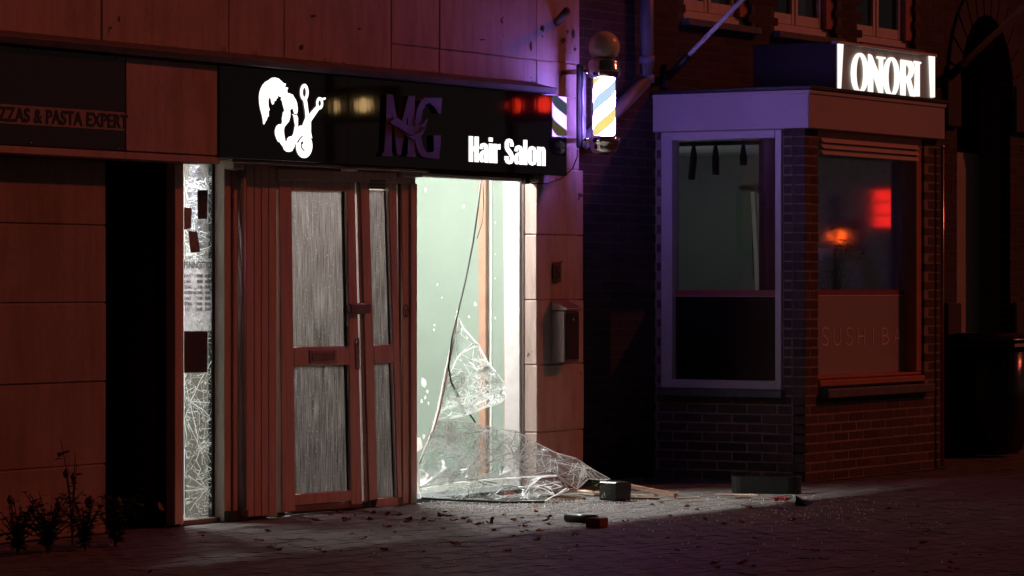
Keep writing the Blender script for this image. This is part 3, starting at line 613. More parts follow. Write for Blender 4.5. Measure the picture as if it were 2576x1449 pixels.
for k, (dname, hours) in enumerate((('DAG', '00:00 - 00:00'), ('DAG', '00:00 - 00:00'), ('SDAG', '11:00 - 20:00'), ('NDERDAG', '11:00 - 18:00'), ('DAG', '11:00 - 20:00'), ('RDAG', '10:00 - 20:00'), ('AG', '10:00 - 18:00'))):
    v = 690 + k * 14.0; ptext(dname, 464, 464 + 4.0 * len(dname) + 4, v, v + 8.5, 0.012); ptext(hours, 496, 530, v, v + 8.5, 0.012)
# crinkled plastic film hanging behind the glass
bm = bmesh.new(); rnd = random.Random(2); N, K = 18, 60; gv = []
for j in range(K + 1):
    row = []
    for i in range(N + 1):
        q = onY(476 + 70 * i / N, 408 + 240 * j / K, 0.2); row.append(bm.verts.new((q.x, 0.2 + rnd.gauss(0, 0.022), q.z)))
    gv.append(row)
for j in range(K):
    for i in range(N): bm.faces.new((gv[j][i], gv[j][i + 1], gv[j + 1][i + 1], gv[j + 1][i]))
M_FOIL = thin_glass('crinkled_plastic', (0.9, 0.9, 0.95), 0.45, (0.85, 0.84, 0.92), 0.08)
tag(frombm('plastic_film', bm, M_FOIL), 'crinkled clear plastic film hanging behind the top of the cracked side window', 'plastic film')

# ------------------------------------------------------------------ shop signs
YS1 = -0.18
ss = empty('salon_sign', (0.6, YS1, ZS), 'long glossy black salon sign with lit white logo and lettering', 'shop sign')
xs0, xs1 = XU(552, YS1), XU(1426, YS1)
zt0 = ZV(552, 163, YS1)
bm = bmesh.new(); add_box(bm, (xs0, YS1, ZS), (xs1, -0.015, zt0), 0.003); frombm('panel', bm, M_BLACKGLOSS, ss)
xm = XU(876, YS1); box('panel_seam', (xm - 0.002, YS1 - 0.002, ZS + 0.004), (xm + 0.002, YS1 + 0.01, zt0 - 0.004), M_BLACKMAT, ss, 0)
P1 = [(380,88),(440,105),(480,140),(520,178),(555,188),(550,215),(535,235),(592,252),(575,295),(582,335),(622,345),(668,365),(688,405),(712,440),(735,500),(744,580),(742,640),(730,675),(695,670),(668,575),(622,608),(629,660),(625,720),(605,790),(560,845),(533,875),(523,930),(530,1010),(548,1108),(572,1108),(585,1060),(612,1033),(665,1025),(690,1060),(730,1090),(690,1200),(655,1262),(610,1277),(565,1270),(530,1240),(512,1190),(490,1165),(460,1120),(435,1115),(408,1060),(388,1000),(384,940),(405,870),(440,838),(492,832),(502,790),(497,740),(508,700),(512,650),(537,618),(510,520),(500,465),(478,440),(495,408),(455,390),(435,360),(425,415),(405,425),(395,462),(375,455),(362,510),(345,520),(330,490),(318,430),(302,408),(283,420),(275,460),(278,550),(297,600),(280,630),(282,708),(262,720),(250,765),(230,790),(212,835),(197,832),(190,750),(175,680),(150,590),(135,500),(130,400),(140,320),(160,260),(190,205),(230,160),(285,130),(330,95)]
P2 = [(660,672),(690,688),(732,690),(748,740),(746,888),(785,855),(820,862),(875,720),(920,690),(955,780),(955,960),(975,1060),(900,1045),(840,1040),(820,1005),(795,1020),(760,1060),(735,1100),(700,1100),(655,1030),(680,985),(692,920),(706,850),(690,770),(682,705)]
lg = empty('logo', onY(718, 300, YS1)); lg.parent = ss; lg.matrix_parent_inverse = Matrix.Translation(-Vector(ss.location))
def shp(name, loops, y, d=0.003, m=M_LIT, par=None): return curve_obj(name, [pxloop(l, 940, 270, 4.2625, YS1) for l in loops], y, d, m, par)
shp('hair', [P1], YS1 - 0.004, par=lg); shp('shoulder', [P2], YS1 - 0.0046, par=lg)
shp('curl', [ell(848, 1180, 128, 195)], YS1 - 0.0052, par=lg)
shp('curl_line', [[(795, 1120), (815, 1105), (828, 1125), (820, 1150), (800, 1160), (808, 1205), (835, 1240), (860, 1250), (835, 1262), (800, 1225), (785, 1170)]], YS1 - 0.0075, 0.002, M_BLACKGLOSS, lg)
shp('curl_line', [[(730, 1120), (760, 1070), (800, 1025), (838, 1030), (805, 1042), (770, 1085), (742, 1140)]], YS1 - 0.0075, 0.002, M_BLACKGLOSS, lg)
shp('scissor_ring', [ell(850, 325, 65, 135), ell(850, 325, 28, 76)], YS1 - 0.0058, par=lg)
shp('scissor_ring', [ell(1095, 500, 52, 98), ell(1095, 500, 25, 50)], YS1 - 0.0058, par=lg)
shp('scissor_blade', [[(833, 445), (887, 445), (920, 690), (925, 760), (875, 760), (862, 620)]], YS1 - 0.0064, par=lg)
shp('scissor_blade', [[(1046, 540), (1080, 600), (955, 785), (860, 900), (830, 860), (905, 730), (930, 670)]], YS1 - 0.0070, par=lg)
shp('scissor_tang', [[(1125, 418), (1185, 408), (1188, 432), (1150, 452)]], YS1 - 0.0064, par=lg)
mg = empty('monogram', onY(1030, 320, YS1)); mg.parent = ss; mg.matrix_parent_inverse = Matrix.Translation(-Vector(ss.location))
def mgs(name, loops, y, d): return curve_obj(name, [pxloop(l, 1400, 340, 5.175, YS1) for l in loops], y, d, M_MG, mg)
mgs('letter', [[(105,1275),(105,1215),(150,1195),(190,480),(200,70),(320,80),(445,820),(620,100),(748,100),(748,1195),(775,1235),(775,1292),(560,1275),(605,1230),(612,480),(470,1250),(400,1250),(308,430),(295,1195),(312,1230),(308,1275)]], YS1 - 0.025, 0.024)
mgs('letter', [[(1270,140),(1250,450),(1195,440),(1140,330),(1040,245),(960,270),(895,380),(865,600),(865,900),(900,1080),(960,1190),(1040,1210),(1110,1170),(1100,870),(1250,870),(1215,1330),(1000,1310),(880,1280),(800,1180),(755,1000),(745,600),(780,350),(860,190),(950,140)]], YS1 - 0.027, 0.026)
mgs('ribbon', [[(230,620),(380,520),(560,650),(700,700),(860,680),(980,530),(940,740),(860,890),(720,960),(560,880),(430,740)]], YS1 - 0.031, 0.005)
mgs('ribbon_fold', [[(430,700),(560,790),(720,850),(860,800),(930,690),(870,830),(720,880),(560,830)]], YS1 - 0.036, 0.004)
GL = {   # heavy condensed letters on a 100 high grid (cap height 100, x height 76): outlines and counters, width
 'H': ([[(0,0),(17,0),(17,42),(25,42),(25,0),(42,0),(42,100),(25,100),(25,60),(17,60),(17,100),(0,100)]], 42),
 'a': ([[(0,10),(4,2),(12,0),(20,4),(22,8),(22,0),(37,0),(37,60),(33,72),(19,77),(5,72),(1,60),(1,52),(15,52),(15,60),(19,65),(22,60),(22,50),(8,44),(0,32)], [(15,14),(19,11),(22,15),(22,38),(16,33)]], 37),
 'i': ([[(0,0),(16,0),(16,76),(0,76)], [(0,84),(16,84),(16,100),(0,100)]], 16),
 'r': ([[(0,0),(16,0),(16,52),(22,56),(30,55),(30,77),(22,75),(16,67),(16,76),(0,76)]], 30),
 'S': ([[(0,30),(16,30),(16,16),(20,12),(24,17),(24,28),(20,36),(6,52),(1,64),(1,84),(8,97),(20,101),(33,97),(39,84),(39,70),(24,70),(24,84),(20,88),(16,84),(16,72),(20,64),(34,48),(40,34),(40,16),(33,3),(20,-1),(7,3),(0,16)]], 40),
 'l': ([[(0,0),(16,0),(16,100),(0,100)]], 16),
 'o': ([[(0,16),(6,3),(19,-1),(32,3),(38,16),(38,60),(32,73),(19,77),(6,73),(0,60)], [(15,14),(19,11),(23,14),(23,62),(19,65),(15,62)]], 38),
 'n': ([[(0,0),(16,0),(16,60),(19,64),(22,60),(22,0),(38,0),(38,62),(34,73),(26,77),(19,74),(16,70),(16,76),(0,76)]], 38)}
xcur = 0.0; lay = []
for chx in 'Hair Salon':
    if chx == ' ': xcur += 16; continue
    lay.append((chx, xcur)); xcur += GL[chx][1] + 4.5
hx0, hx1, zb0, zb1 = XU(1179, YS1), XU(1371, YS1), ZV(1275, 412, YS1), ZV(1275, 349, YS1)
for chx, ox in lay:
    for_loops = [[(hx0 + (hx1 - hx0) * (px_ + ox) / (xcur - 4.5), zb0 + (zb1 - zb0) * pz / 100.0) for px_, pz in lp] for lp in GL[chx][0]]
    curve_obj('letter', for_loops, YS1 - 0.005, 0.004, M_LIT, ss)
lf = lathe('sign_floodlight', [(0.0, -0.03), (0.03, -0.03), (0.032, 0.02), (0.02, 0.03), (0.0, 0.03)], onY(1322, 452, -0.03), M_BLACKPL, None, 14)
tag(lf, 'small black floodlight under the right end of the salon sign', 'light fixture')

ps = empty('pizzeria_sign', (XU(150, YF), YF, ZV(150, 372, YF)), 'dark brown pasta restaurant sign with a cream lettered band', 'shop sign')
box('panel', (XU(-140, YF), YF - 0.006, ZV(200, 374, YF)), (XU(313, YF), YF + 0.012, ZT - 0.068), M_SIGNDARK, ps)
zb, zt = ZV(150, 319, YF), ZV(150, 272, YF)
box('band', (XU(-140, YF), YF - 0.009, zb), (XU(311, YF), YF - 0.006, zt), M_CREAMBAND, ps, 0)
split_pieces(text_obj('lettering', 'ZZAS & PASTA EXPERT', XU(-8, YF), XU(326, YF) - 0.03, zb + 0.012, zt - 0.012, YF - 0.013, 0.004, M_LETTERDARK, None, 0.02, 1.05), 'letter', M_LETTERDARK, ps)
for u, v in ((76, 123), (297, 147), (76, 359), (297, 374)):
    p = onY(u, v, YF - 0.012); lathe('screw', [(0.0, -0.006), (0.006, -0.004), (0.008, 0.0), (0.006, 0.004), (0.0, 0.006)], p, M_CHROME, ps, 8)

# ------------------------------------------------------------------ barber pole
XB_, YB_ = 3.07, -0.35
pc = onY(1520, 270, YB_); XB_ = pc.x
def zq(v): return ZV(1520, v, YB_)
bp = empty('barber_pole', (XB_, YB_, zq(390)), 'lit barber pole with chrome caps and round globe beside the salon sign', 'barber pole')
CYL = lathe('striped_cylinder', [(0.079, 0.0), (0.079, zq(197) - zq(340))], (XB_, YB_, zq(340)), M_POLE, bp, 40)
me = CYL.data; me.transform(Matrix.Translation((-XB_, -YB_, -zq(340)))); CYL.location = (XB_, YB_, zq(340))
lathe('glass_tube', [(0.094, 0.0), (0.094, zq(195) - zq(342))], (XB_, YB_, zq(342)), thin_glass('pole_glass', (0.97, 0.97, 0.99)), bp, 40)
h = zq(342) - zq(390)
lathe('bottom_cap', [(0.0, 0), (0.05, 0.004), (0.085, h * 0.14), (0.10, h * 0.35), (0.104, h * 0.6), (0.108, h * 0.62), (0.113, h * 0.72), (0.113, h * 0.9), (0.096, h)], (XB_, YB_, zq(390)), M_CHROME, bp, 40)
h2 = zq(150) - zq(196)
lathe('top_cap', [(0.096, 0), (0.11, h2 * 0.08), (0.118, h2 * 0.25), (0.122, h2 * 0.45), (0.115, h2 * 0.5), (0.112, h2 * 0.85), (0.10, h2), (0.04, h2), (0.035, h2 * 1.25), (0.05, h2 * 1.3)], (XB_, YB_, zq(196)), M_CHROME, bp, 40)
R = 0.112; zc = zq(118)
lathe('globe', [(R * math.sin(math.pi * k / 16) + 1e-4, -R * math.cos(math.pi * k / 16)) for k in range(17)], (XB_, YB_, zc), M_GLOBE, bp, 32)
box('back_plate', (XB_ - 0.055, -0.175, zq(372)), (XB_ + 0.055, -0.145, zq(160)), M_BLACKMAT, bp, 0.01)
box('back_plate_rib', (XB_ - 0.02, -0.188, zq(370)), (XB_ + 0.02, -0.176, zq(162)), M_STEEL, bp, 0.004)
for v in (178, 352): tube('bracket_arm', [(XB_, -0.002, zq(v)), (XB_, -0.13, zq(v)), (XB_, YB_ + 0.1, zq(v))], 0.018, M_CHROME, bp, 12)
tag(tube('power_cable', [onY(1323, 455, -0.04), onY(1340, 462, -0.03), onY(1375, 462, -0.02), onY(1410, 450, -0.02), onY(1440, 425, -0.05), onY(1452, 395, -0.12), onY(1453, 374, -0.13)], 0.0045, M_RUBBER), 'thin black cable looping from the salon sign to the barber pole', 'cable')

# ------------------------------------------------------------------ things on the pier
mb_a = onY(1392, 910, -0.02)
DEP = -0.115; xm0, xm1 = XU(1386, 0.0), XU(1457, -0.115)
zm0, zm1 = ZV(1410, 912, -0.1), ZV(1410, 782, -0.1)
mb = empty('mailbox', ((xm0 + xm1) / 2, 0, zm0), 'grey steel mailbox with sloping lid on the pier beside the window', 'mailbox')
box('body', (xm0, DEP, zm0), (xm1, -0.006, zm1), M_STEEL, mb, 0.006)
bm = bmesh.new(); add_prism(bm, [Vector((xm0 - 0.008, DEP - 0.025, zm1 + 0.004)), Vector((xm0 - 0.008, DEP - 0.025, zm1 + 0.018)), Vector((xm0 - 0.008, -0.006, zm1 + 0.075)), Vector((xm0 - 0.008, -0.006, zm1 + 0.004))], (xm1 - xm0 + 0.016, 0, 0), 0.003); frombm('lid', bm, M_STEEL, mb)
box('front_door', (xm0 + 0.014, DEP - 0.008, zm0 + 0.02), (xm1 - 0.014, DEP - 0.001, zm1 - 0.012), M_BLACKMAT, mb, 0.003)
lathe('lock', [(0.0, -0.009), (0.008, -0.008), (0.01, 0), (0.008, 0.008), (0, 0.009)], ((xm0 + xm1) / 2, DEP - 0.009, zm1 - 0.06), M_CHROME, mb, 10)
hn = empty('house_number', onY(1402, 708, 0), 'small dark house number plate with a 5 on the pier above the mailbox', 'number plate')
prismY('plate', [(1393, 660), (1412, 658), (1412, 709), (1393, 711)], -0.012, 0.006, solid('number_plate_grey', (0.10, 0.085, 0.08), 0.5), hn, 0.001)
text_obj('numeral', '5', XU(1398, -0.016), XU(1409, -0.016), ZV(1403, 702, -0.016), ZV(1403, 670, -0.016), -0.018, 0.005, M_INK, hn, 0.02)
tag(tube('pipe_stub', [onY(1402, 55, -0.0), onY(1425, 28, -0.30)], 0.028, solid('rusty_stub', (0.14, 0.10, 0.09), 0.7), None, 14), 'short round pipe stub sticking out high on the pier', 'pipe')

# ------------------------------------------------------------------ sushi bar building: back wall
random.seed(21)
YM = 0.15; BL, BH = 0.2535, 0.071
XBAY, YBAY = 4.6, -1.12
ZFB, ZFT = onX(2030, 322, 4.56).z, onX(2030, 215, 4.56).z
XE = XU(2367, YBAY)
sb = empty('sushi_building', (6.5, YM, 0), 'dark brick building with upper sash windows above the sushi bar bay', 'building')
def bricks_on(regs, holes, plane):
    """brick boxes on a wall plane: regs of (a0, a1, z0, z1) along the wall, returns centre + half sizes"""
    out = []
    for a0, a1, z0, z1 in regs:
        j0 = math.floor(z0 / BH + 1e-6)
        for j in range(j0, math.ceil(z1 / BH)):
            zc_ = (j + 0.5) * BH
            if zc_ < z0 or zc_ > z1: continue
            off = (j % 2) * BL / 2; k = math.floor((a0 - off) / BL) - 1
            while k * BL + off < a1:
                b0, b1 = max(a0, k * BL + off), min(a1, (k + 1) * BL + off); k += 1
                if b1 - b0 < 0.03: continue
                c = (b0 + b1) / 2
                if any(h0 < c < h1 and q0 < zc_ < q1 for h0, h1, q0, q1 in holes): continue
                out.append((c, zc_, (b1 - b0) / 2 - 0.0045))
    return out
WINS = []
for (ul, vl, ur, vr, um) in ((1721, 36, 1863, 55, 1800), (1949, 69, 2081, 86, 2019), (2157, 97, 2281, 112, 2222)):
    x0, x1 = XU(ul, YM), XU(ur, YM) + 0.19; WINS.append((x0, x1, ZV(ul, vl, YM), XU(um, YM)))
ZW = sum(w[2] for w in WINS) / 3
holes = [(w[0] - 0.02, w[1] + 0.02, ZW - 0.08, 5.3) for w in WINS] + [(XBAY, XE, 0, ZFB + 0.1)]
XEND = XU(2408, YM)
its = [((c, YM + 0.05, z), (hl, 0.05, BH / 2 - 0.0045), (0, 0, 0)) for c, z, hl in bricks_on([(XC + 0.02, XEND, 0, 4.3)], holes, 'y')]
its = [((c[0], c[1] + random.uniform(-0.0015, 0.003), c[2]), h, e) for c, h, e in its]
many_boxes('wall_bricks', its, M_BRICKDIM, sb)
bm = bmesh.new()
add_box(bm, (XC + 0.02, YM + 0.003, 0), (XBAY, YM + 0.3, ZW - 0.1)); add_box(bm, (XBAY + 0.001, YM + 0.003, ZFB + 0.1), (XEND, YM + 0.3, ZW - 0.1)); add_box(bm, (XE, YM + 0.003, 0), (XEND, YM + 0.299, ZFB + 0.099))
xa = XC + 0.02
for w in WINS:
    add_box(bm, (xa, YM + 0.003, ZW - 0.099), (w[0], YM + 0.3, 5.4)); xa = w[1]
add_box(bm, (xa, YM + 0.003, ZW - 0.099), (XEND, YM + 0.3, 5.4))
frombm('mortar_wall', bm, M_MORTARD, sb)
M_SASH = solid('pale_sash_paint', (0.78, 0.68, 0.66), 0.18, vary=0.1, bmp=0.1)
for i, (x0, x1, zb_, xm_) in enumerate(WINS):
    w = empty('window', (x0, YM, ZW)); w.parent = sb; w.matrix_parent_inverse = Matrix.Translation(-Vector(sb.location))
    y = YM + 0.06; z0 = ZW; xr_ = x1 - 0.15
    box('sill', (x0 - 0.03, YM - 0.06, z0 - 0.085), (x1 + 0.06, YM + 0.12, z0 - 0.03), M_STONE, w, 0.006)
    box('frame', (x0, y, z0 - 0.028), (x1 - 0.002, y + 0.1, z0 + 0.045), M_SASH, w)
    box('frame', (x1 - 0.15, y - 0.03, z0 + 0.047), (x1 - 0.002, y + 0.1, 5.2), M_WOODFR, w)
    box('frame', (x0, y, z0 + 0.047), (x0 + 0.04, y + 0.1, 5.2), M_SASH, w)
    for a, b in ((x0 + 0.042, xm_ - 0.012), (xm_ + 0.012, xr_ - 0.01)):
        box('sash_rail', (a + 0.046, y + 0.012, z0 + 0.05), (b - 0.046, y + 0.06, z0 + 0.135), M_SASH, w)
        box('sash_stile', (a, y + 0.01, z0 + 0.05), (a + 0.045, y + 0.06, 5.1), M_SASH, w); box('sash_stile', (b - 0.045, y + 0.01, z0 + 0.05), (b, y + 0.06, 5.1), M_SASH, w)
        box('pane', (a + 0.045, y + 0.035, z0 + 0.135), (b - 0.045, y + 0.04, 5.1), M_GLASSDK, w, 0)
    box('mullion', (xm_ - 0.011, y + 0.03, z0 + 0.05), (xm_ + 0.011, y + 0.08, 5.1), M_WOODFR, w, 0.002)
    box('curtain', (x0 + 0.02, y + 0.3, z0), (x1, y + 0.32, 5.2), M_GREYROOM, w, 0)
# dim dining room behind the bay
box('room_wall', (4.62, 3.4, 0), (12.5, 3.5, 2.9), M_GREYROOM, sb, 0); box('room_wall', (9.1, 0.53, 0), (9.2, 3.4, 2.62), M_GREYROOM, sb, 0)
box('room_floor', (4.7, -0.9, 0.0), (XE - 0.21, 0.47, 0.02), M_FLOORIN, sb, 0); box('room_floor', (4.7, 0.47, 0.0), (12.4, 3.4, 0.02), M_FLOORIN, sb, 0); box('room_ceiling', (4.75, -0.9, 2.62), (XE - 0.21, 0.47, 2.68), M_GREYROOM, sb, 0); box('room_ceiling', (4.75, 0.47, 2.62), (12.4, 3.4, 2.68), M_GREYROOM, sb, 0); box('room_wall', (XEND, YM + 0.31, 0), (12.4, YM + 0.36, 2.62), M_GREYROOM, sb, 0)
dl = empty('fill_lamp', (6.9, 1.6, 0.9), 'added unseen fill light inside the dark sushi bar', 'lamp'); box('diffuser', (6.5, 1.3, 1.02), (7.3, 1.9, 1.06), M_DIM, dl); box('counter', (6.4, 1.2, 0.02), (7.4, 2.0, 1.0), M_GREYROOM, dl)  # hidden lamp on a counter, added to brighten the dining room

# ------------------------------------------------------------------ bay window of the sushi bar
bay = empty('bay_window', (5.7, -0.5, 0), 'projecting brick bay of the sushi bar with two framed windows and pale fascia', 'bay window')
zw0L, zw1L = onX(1815, 978, XBAY).z, onX(1815, 330, XBAY).z
yl0, yl1 = onX(1665, HZ, XBAY).y, onX(1967, HZ, XBAY).y          # left face window, y from back to front
xf0, xf1 = XU(2060, YBAY), XU(2325, YBAY); zw0F, zw1F = ZV(2190, 967, YBAY), ZFB
bme = {}
def brick_part(loc, half, along):
    key = (round(half, 3), along)
    if key not in bme:
        b = bmesh.new(); h = (half, 0.05, BH / 2 - 0.0045) if along == 'x' else (0.05, half, BH / 2 - 0.0045)
        add_box(b, [-q for q in h], h, 0.004); bmesh.ops.recalc_face_normals(b, faces=b.faces); m_ = bpy.data.meshes.new('brick'); b.to_mesh(m_); b.free(); m_.materials.append(M_BRICK); bme[key] = m_
    o = bpy.data.objects.new('brick', bme[key]); link(o, bay); o.location = loc; return o
for c, z, hl in bricks_on([(-1.12 + 0.104, YM - 0.005, 0, zw0L - 0.06), (-1.12 + 0.104, yl1 - 0.006, zw0L - 0.06, ZFB), (yl0 + 0.006, YM - 0.005, zw0L - 0.06, ZFB)], [], 'x'):
    brick_part((XBAY + 0.05 + random.uniform(-0.0015, 0.003), c, z), hl, 'y')
for c, z, hl in bricks_on([(XBAY, XE, 0, ZFB)], [(xf0 + 0.02, xf1, zw0F - 0.09, 9)], 'y'):
    x0, x1 = c - hl, c + hl
    if z > zw0F - 0.09:
        if x0 < xf0: x1 = min(x1, xf0 - 0.004)
        if x1 > xf1: x0 = max(x0, xf1 + 0.004)
        if x1 - x0 < 0.03: continue
    brick_part(((x0 + x1) / 2, YBAY + 0.05 + random.uniform(-0.0015, 0.003), z), (x1 - x0) / 2, 'x')
bm = bmesh.new()
add_box(bm, (XBAY + 0.003, YBAY + 0.10, 0), (XBAY + 0.22, YM, zw0L - 0.09)); add_box(bm, (XBAY + 0.012, YBAY + 0.003, 0), (XE - 0.008, YBAY + 0.22, zw0F - 0.12))
add_box(bm, (XBAY + 0.0032, YBAY + 0.106, 0.05), (xf0 - 0.01, yl1 - 0.008, ZFB)); add_box(bm, (XBAY + 0.012, YBAY + 0.0032, 0.05), (xf0 - 0.008, YBAY + 0.2, ZFB)); add_box(bm, (xf1 + 0.008, YBAY + 0.0033, 0.05), (XE - 0.009, YBAY + 0.22, ZFB)); add_box(bm, (XE - 0.2, YBAY + 0.2, 0.0), (XE - 0.012, YM, ZFB))
add_box(bm, (XBAY + 0.0034, yl0 + 0.008, 0.05), (XBAY + 0.2, YM + 0.02, ZFB)); frombm('mortar', bm, M_MORTAR, bay)
# fascia and roof edge
fx0, fx1, fy0 = XBAY - 0.05, XU(2377, -1.18), -1.18
box('fascia', (fx0, fy0, ZFB), (fx1, YM - 0.002, ZFT - 0.03), M_FASCIA, bay, 0.006)
box('roof_edge', (fx0 - 0.012, fy0 - 0.02, ZFT - 0.028), (fx1 + 0.02, YM - 0.002, ZFT), M_BLACKMAT, bay, 0.004)
box('fascia_trim', (fx0 - 0.006, fy0 - 0.01, ZFT - 0.06), (fx1 + 0.01, YM - 0.003, ZFT - 0.031), M_FASCIA, bay, 0.003)
# left window
wl = empty('side_window', (XBAY, -0.5, zw0L)); wl.parent = bay; wl.matrix_parent_inverse = Matrix.Translation(-Vector(bay.location))
fw = 0.095; xg = XBAY + 0.05
box('frame', (XBAY - 0.012, yl0 - fw, zw0L), (XBAY + 0.10, yl0, zw1L), M_WFRAME, wl); box('frame', (XBAY - 0.012, yl1, zw0L), (XBAY + 0.10, yl1 + 0.052, zw1L), M_WFRAME, wl)
box('frame', (XBAY - 0.012, yl1 + 0.054, zw1L - 0.062), (XBAY + 0.10, yl0 - fw - 0.002, zw1L), M_WFRAME, wl); box('frame', (XBAY - 0.012, yl1 + 0.054, zw0L), (XBAY + 0.10, yl0 - fw - 0.002, zw0L + 0.065), M_WFRAME, wl)
box('frame', (XBAY - 0.006, yl1 - 0.02, zw1L + 0.002), (XBAY + 0.1, yl0, ZFB - 0.001), M_WFRAME, wl)
zs0, zs1 = onX(1820, 745, xg).z, onX(1820, 730, xg).z
box('pane', (xg, yl1 + 0.04, zw0L + 0.06), (xg + 0.006, yl0 - fw + 0.01, zw1L - 0.05), M_GLASS, wl, 0)
box('film', (xg - 0.004, yl1 + 0.05, zw0L + 0.064), (xg - 0.001, yl0 - fw, zs0), M_FILMUNLIT, wl, 0); box('film_strip', (xg - 0.006, yl1 + 0.05, zs0 + 0.002), (xg - 0.001, yl0 - fw, zs1), M_STRIPE, wl, 0)
box('film_line', (xg - 0.005, yl1 + 0.05, zs0 - 0.004), (xg - 0.001, yl0 - fw, zs0 + 0.0015), M_FILM, wl, 0)
box('sill', (XBAY - 0.05, yl1 - 0.02, zw0L - 0.06), (XBAY + 0.05, yl0 + 0.02, zw0L - 0.004), M_STONE, wl, 0.005)
# front window
wf = empty('front_window', (xf0, YBAY, zw0F)); wf.parent = bay; wf.matrix_parent_inverse = Matrix.Translation(-Vector(bay.location))
yg = YBAY + 0.13; xfr = XU(2311, YBAY)
box('frame', (xfr, YBAY + 0.02, zw0F + 0.08), (xf1, yg + 0.06, ZFB - 0.08), M_WOODFR, wf); box('frame', (xf0, yg - 0.02, zw0F + 0.08), (xf0 + 0.05, yg + 0.06, ZFB - 0.08), M_WOODFR, wf)
box('frame', (xf0, YBAY + 0.015, ZFB - 0.078), (xf1, yg + 0.06, ZFB), M_WOODFR, wf); box('frame', (xf0, YBAY - 0.01, zw0F), (xf1, yg + 0.06, zw0F + 0.05), M_WOODFR, wf, 0.008); box('frame', (xf0 + 0.005, YBAY + 0.02, zw0F + 0.052), (xf1 - 0.002, yg + 0.05, zw0F + 0.078), M_WOODFR, wf, 0.008)
box('pane', (xf0 + 0.03, yg, zw0F + 0.06), (xfr + 0.01, yg + 0.006, ZFB - 0.07), M_GLASSBL, wf, 0)
zq0, zq1 = ZV(2180, 743, yg), ZV(2180, 729, yg)
box('film', (xf0 + 0.05, yg - 0.004, zw0F + 0.08), (xfr, yg - 0.001, zq0), M_FILM, wf, 0); box('film_strip', (xf0 + 0.05, yg - 0.006, zq0 + 0.004), (xfr, yg - 0.001, zq1), M_STRIPE, wf, 0); box('film_line', (xf0 + 0.05, yg - 0.0065, zq0 - 0.004), (xfr, yg - 0.001, zq0 + 0.003), M_THINLET, wf, 0)
STK = {'S': [[(1, .9), (.75, 1), (.3, 1), (.05, .85), (.1, .65), (.5, .5), (.9, .35), (.95, .15), (.7, 0), (.25, 0), (0, .1)]], 'U': [[(0, 1), (0, .2), (.2, .03), (.5, 0), (.8, .03), (1, .2), (1, 1)]],
 'H': [[(0, 0), (0, 1)], [(1, 0), (1, 1)], [(0, .5), (1, .5)]], 'I': [[(.5, 0), (.5, 1)]], 'B': [[(0, 0), (0, 1), (.6, 1), (.85, .85), (.8, .62), (.5, .53), (0, .53)], [(.5, .53), (.9, .42), (1, .2), (.8, .03), (.5, 0), (0, 0)]],
 'A': [[(0, 0), (.5, 1), (1, 0)], [(.2, .35), (.8, .35)]], 'R': [[(0, 0), (0, 1), (.6, 1), (.9, .85), (.9, .65), (.6, .52), (0, .52)], [(.5, .52), (1, 0)]]}
for k, chx in enumerate('SUSHIBAR'):
    u0 = 2066 + k * 30.2; z0, z1 = ZV(u0 + 8, 868 - (k * 0.6), yg), ZV(u0 + 8, 825 + k * 0.2, yg); x0, x1 = XU(u0, yg), XU(u0 + 16, yg); bm = bmesh.new()
    for pl in STK[chx]:
        for (a0, b0), (a1, b1) in zip(pl[:-1], pl[1:]):
            p, q = Vector((x0 + (x1 - x0) * a0, 0, z0 + (z1 - z0) * b0)), Vector((x0 + (x1 - x0) * a1, 0, z0 + (z1 - z0) * b1)); d = (q - p).normalized(); nn = Vector((-d.z, 0, d.x)) * 0.006; p -= d * 0.002; q += d * 0.002; yo = yg - 0.0068 - 0.0004 * random.random()
            bm.faces.new([bm.verts.new((w.x, yo, w.z)) for w in (p - nn, q - nn, q + nn, p + nn)])
    frombm('letter', bm, M_THINLET, wf)
for k in range(3):
    v0 = 354 + k * 15.0; bm = bmesh.new(); a = ZV(2180, v0, YBAY); b = ZV(2180, v0 + 12, YBAY)
    add_prism(bm, [Vector((xf0 + 0.05, YBAY + 0.012, a)), Vector((xf0 + 0.05, YBAY - 0.012, b)), Vector((xf0 + 0.05, YBAY - 0.006, b - 0.002)), Vector((xf0 + 0.05, YBAY + 0.018, a - 0.002))], (xfr - xf0 - 0.052, 0, 0)); frombm('blind_slat', bm, M_SLAT, wf)
box('stone_sill', (xf0 + 0.02, YBAY - 0.07, zw0F - 0.085), (xf1 + 0.06, YBAY + 0.1, zw0F - 0.015), M_STONE, wf, 0.008)
for u, h_ in ((1745, 452), (1800, 440), (1870, 416)):
    X_ = 6.2; p = onX(u, 395, X_); q = onX(u - 6 if u < 1780 else u, h_, X_)
    lathe_ = tube('track_spot', [(X_, p.y, 2.62), p, q], [0.008, 0.03, 0.03], M_BLACKMAT, None, 12); pos = {1745: 'leftmost', 1800: 'middle', 1870: 'rightmost'}[u]
    tag(lathe_, f'{pos} of three black track spots inside the sushi bar side window', 'spotlight', 'track spots in the sushi bar')
tag(box('lighting_track', (6.17, -0.95, 2.58), (6.23, 0.9, 2.615), M_BLACKMAT), 'black lighting track on the sushi bar ceiling above the spots', 'lighting track')
dfm = empty('salon_reflection', onX(1880, 1000, 9.0), 'pale posts with greenish pane standing in for the salon reflection in the sushi bar', 'reflection')  # solid panels stand in for the salon window mirrored in the bay glass
dfm.location.z = 0.02
prismX('pane', [(1850, 480), (1889, 478), (1894, 700), (1882, 645), (1852, 635)], 9.02, 0.02, M_MINT, dfm, 0); prismX('post', [(1888, 482), (1898, 482), (1912, 740), (1900, 740)], 8.98, 0.03, M_WHITE, dfm, 0.002); prismX('post', [(1900, 484), (1914, 486), (1926, 740), (1914, 740)], 9.0, 0.03, M_FASCIA, dfm, 0.002)
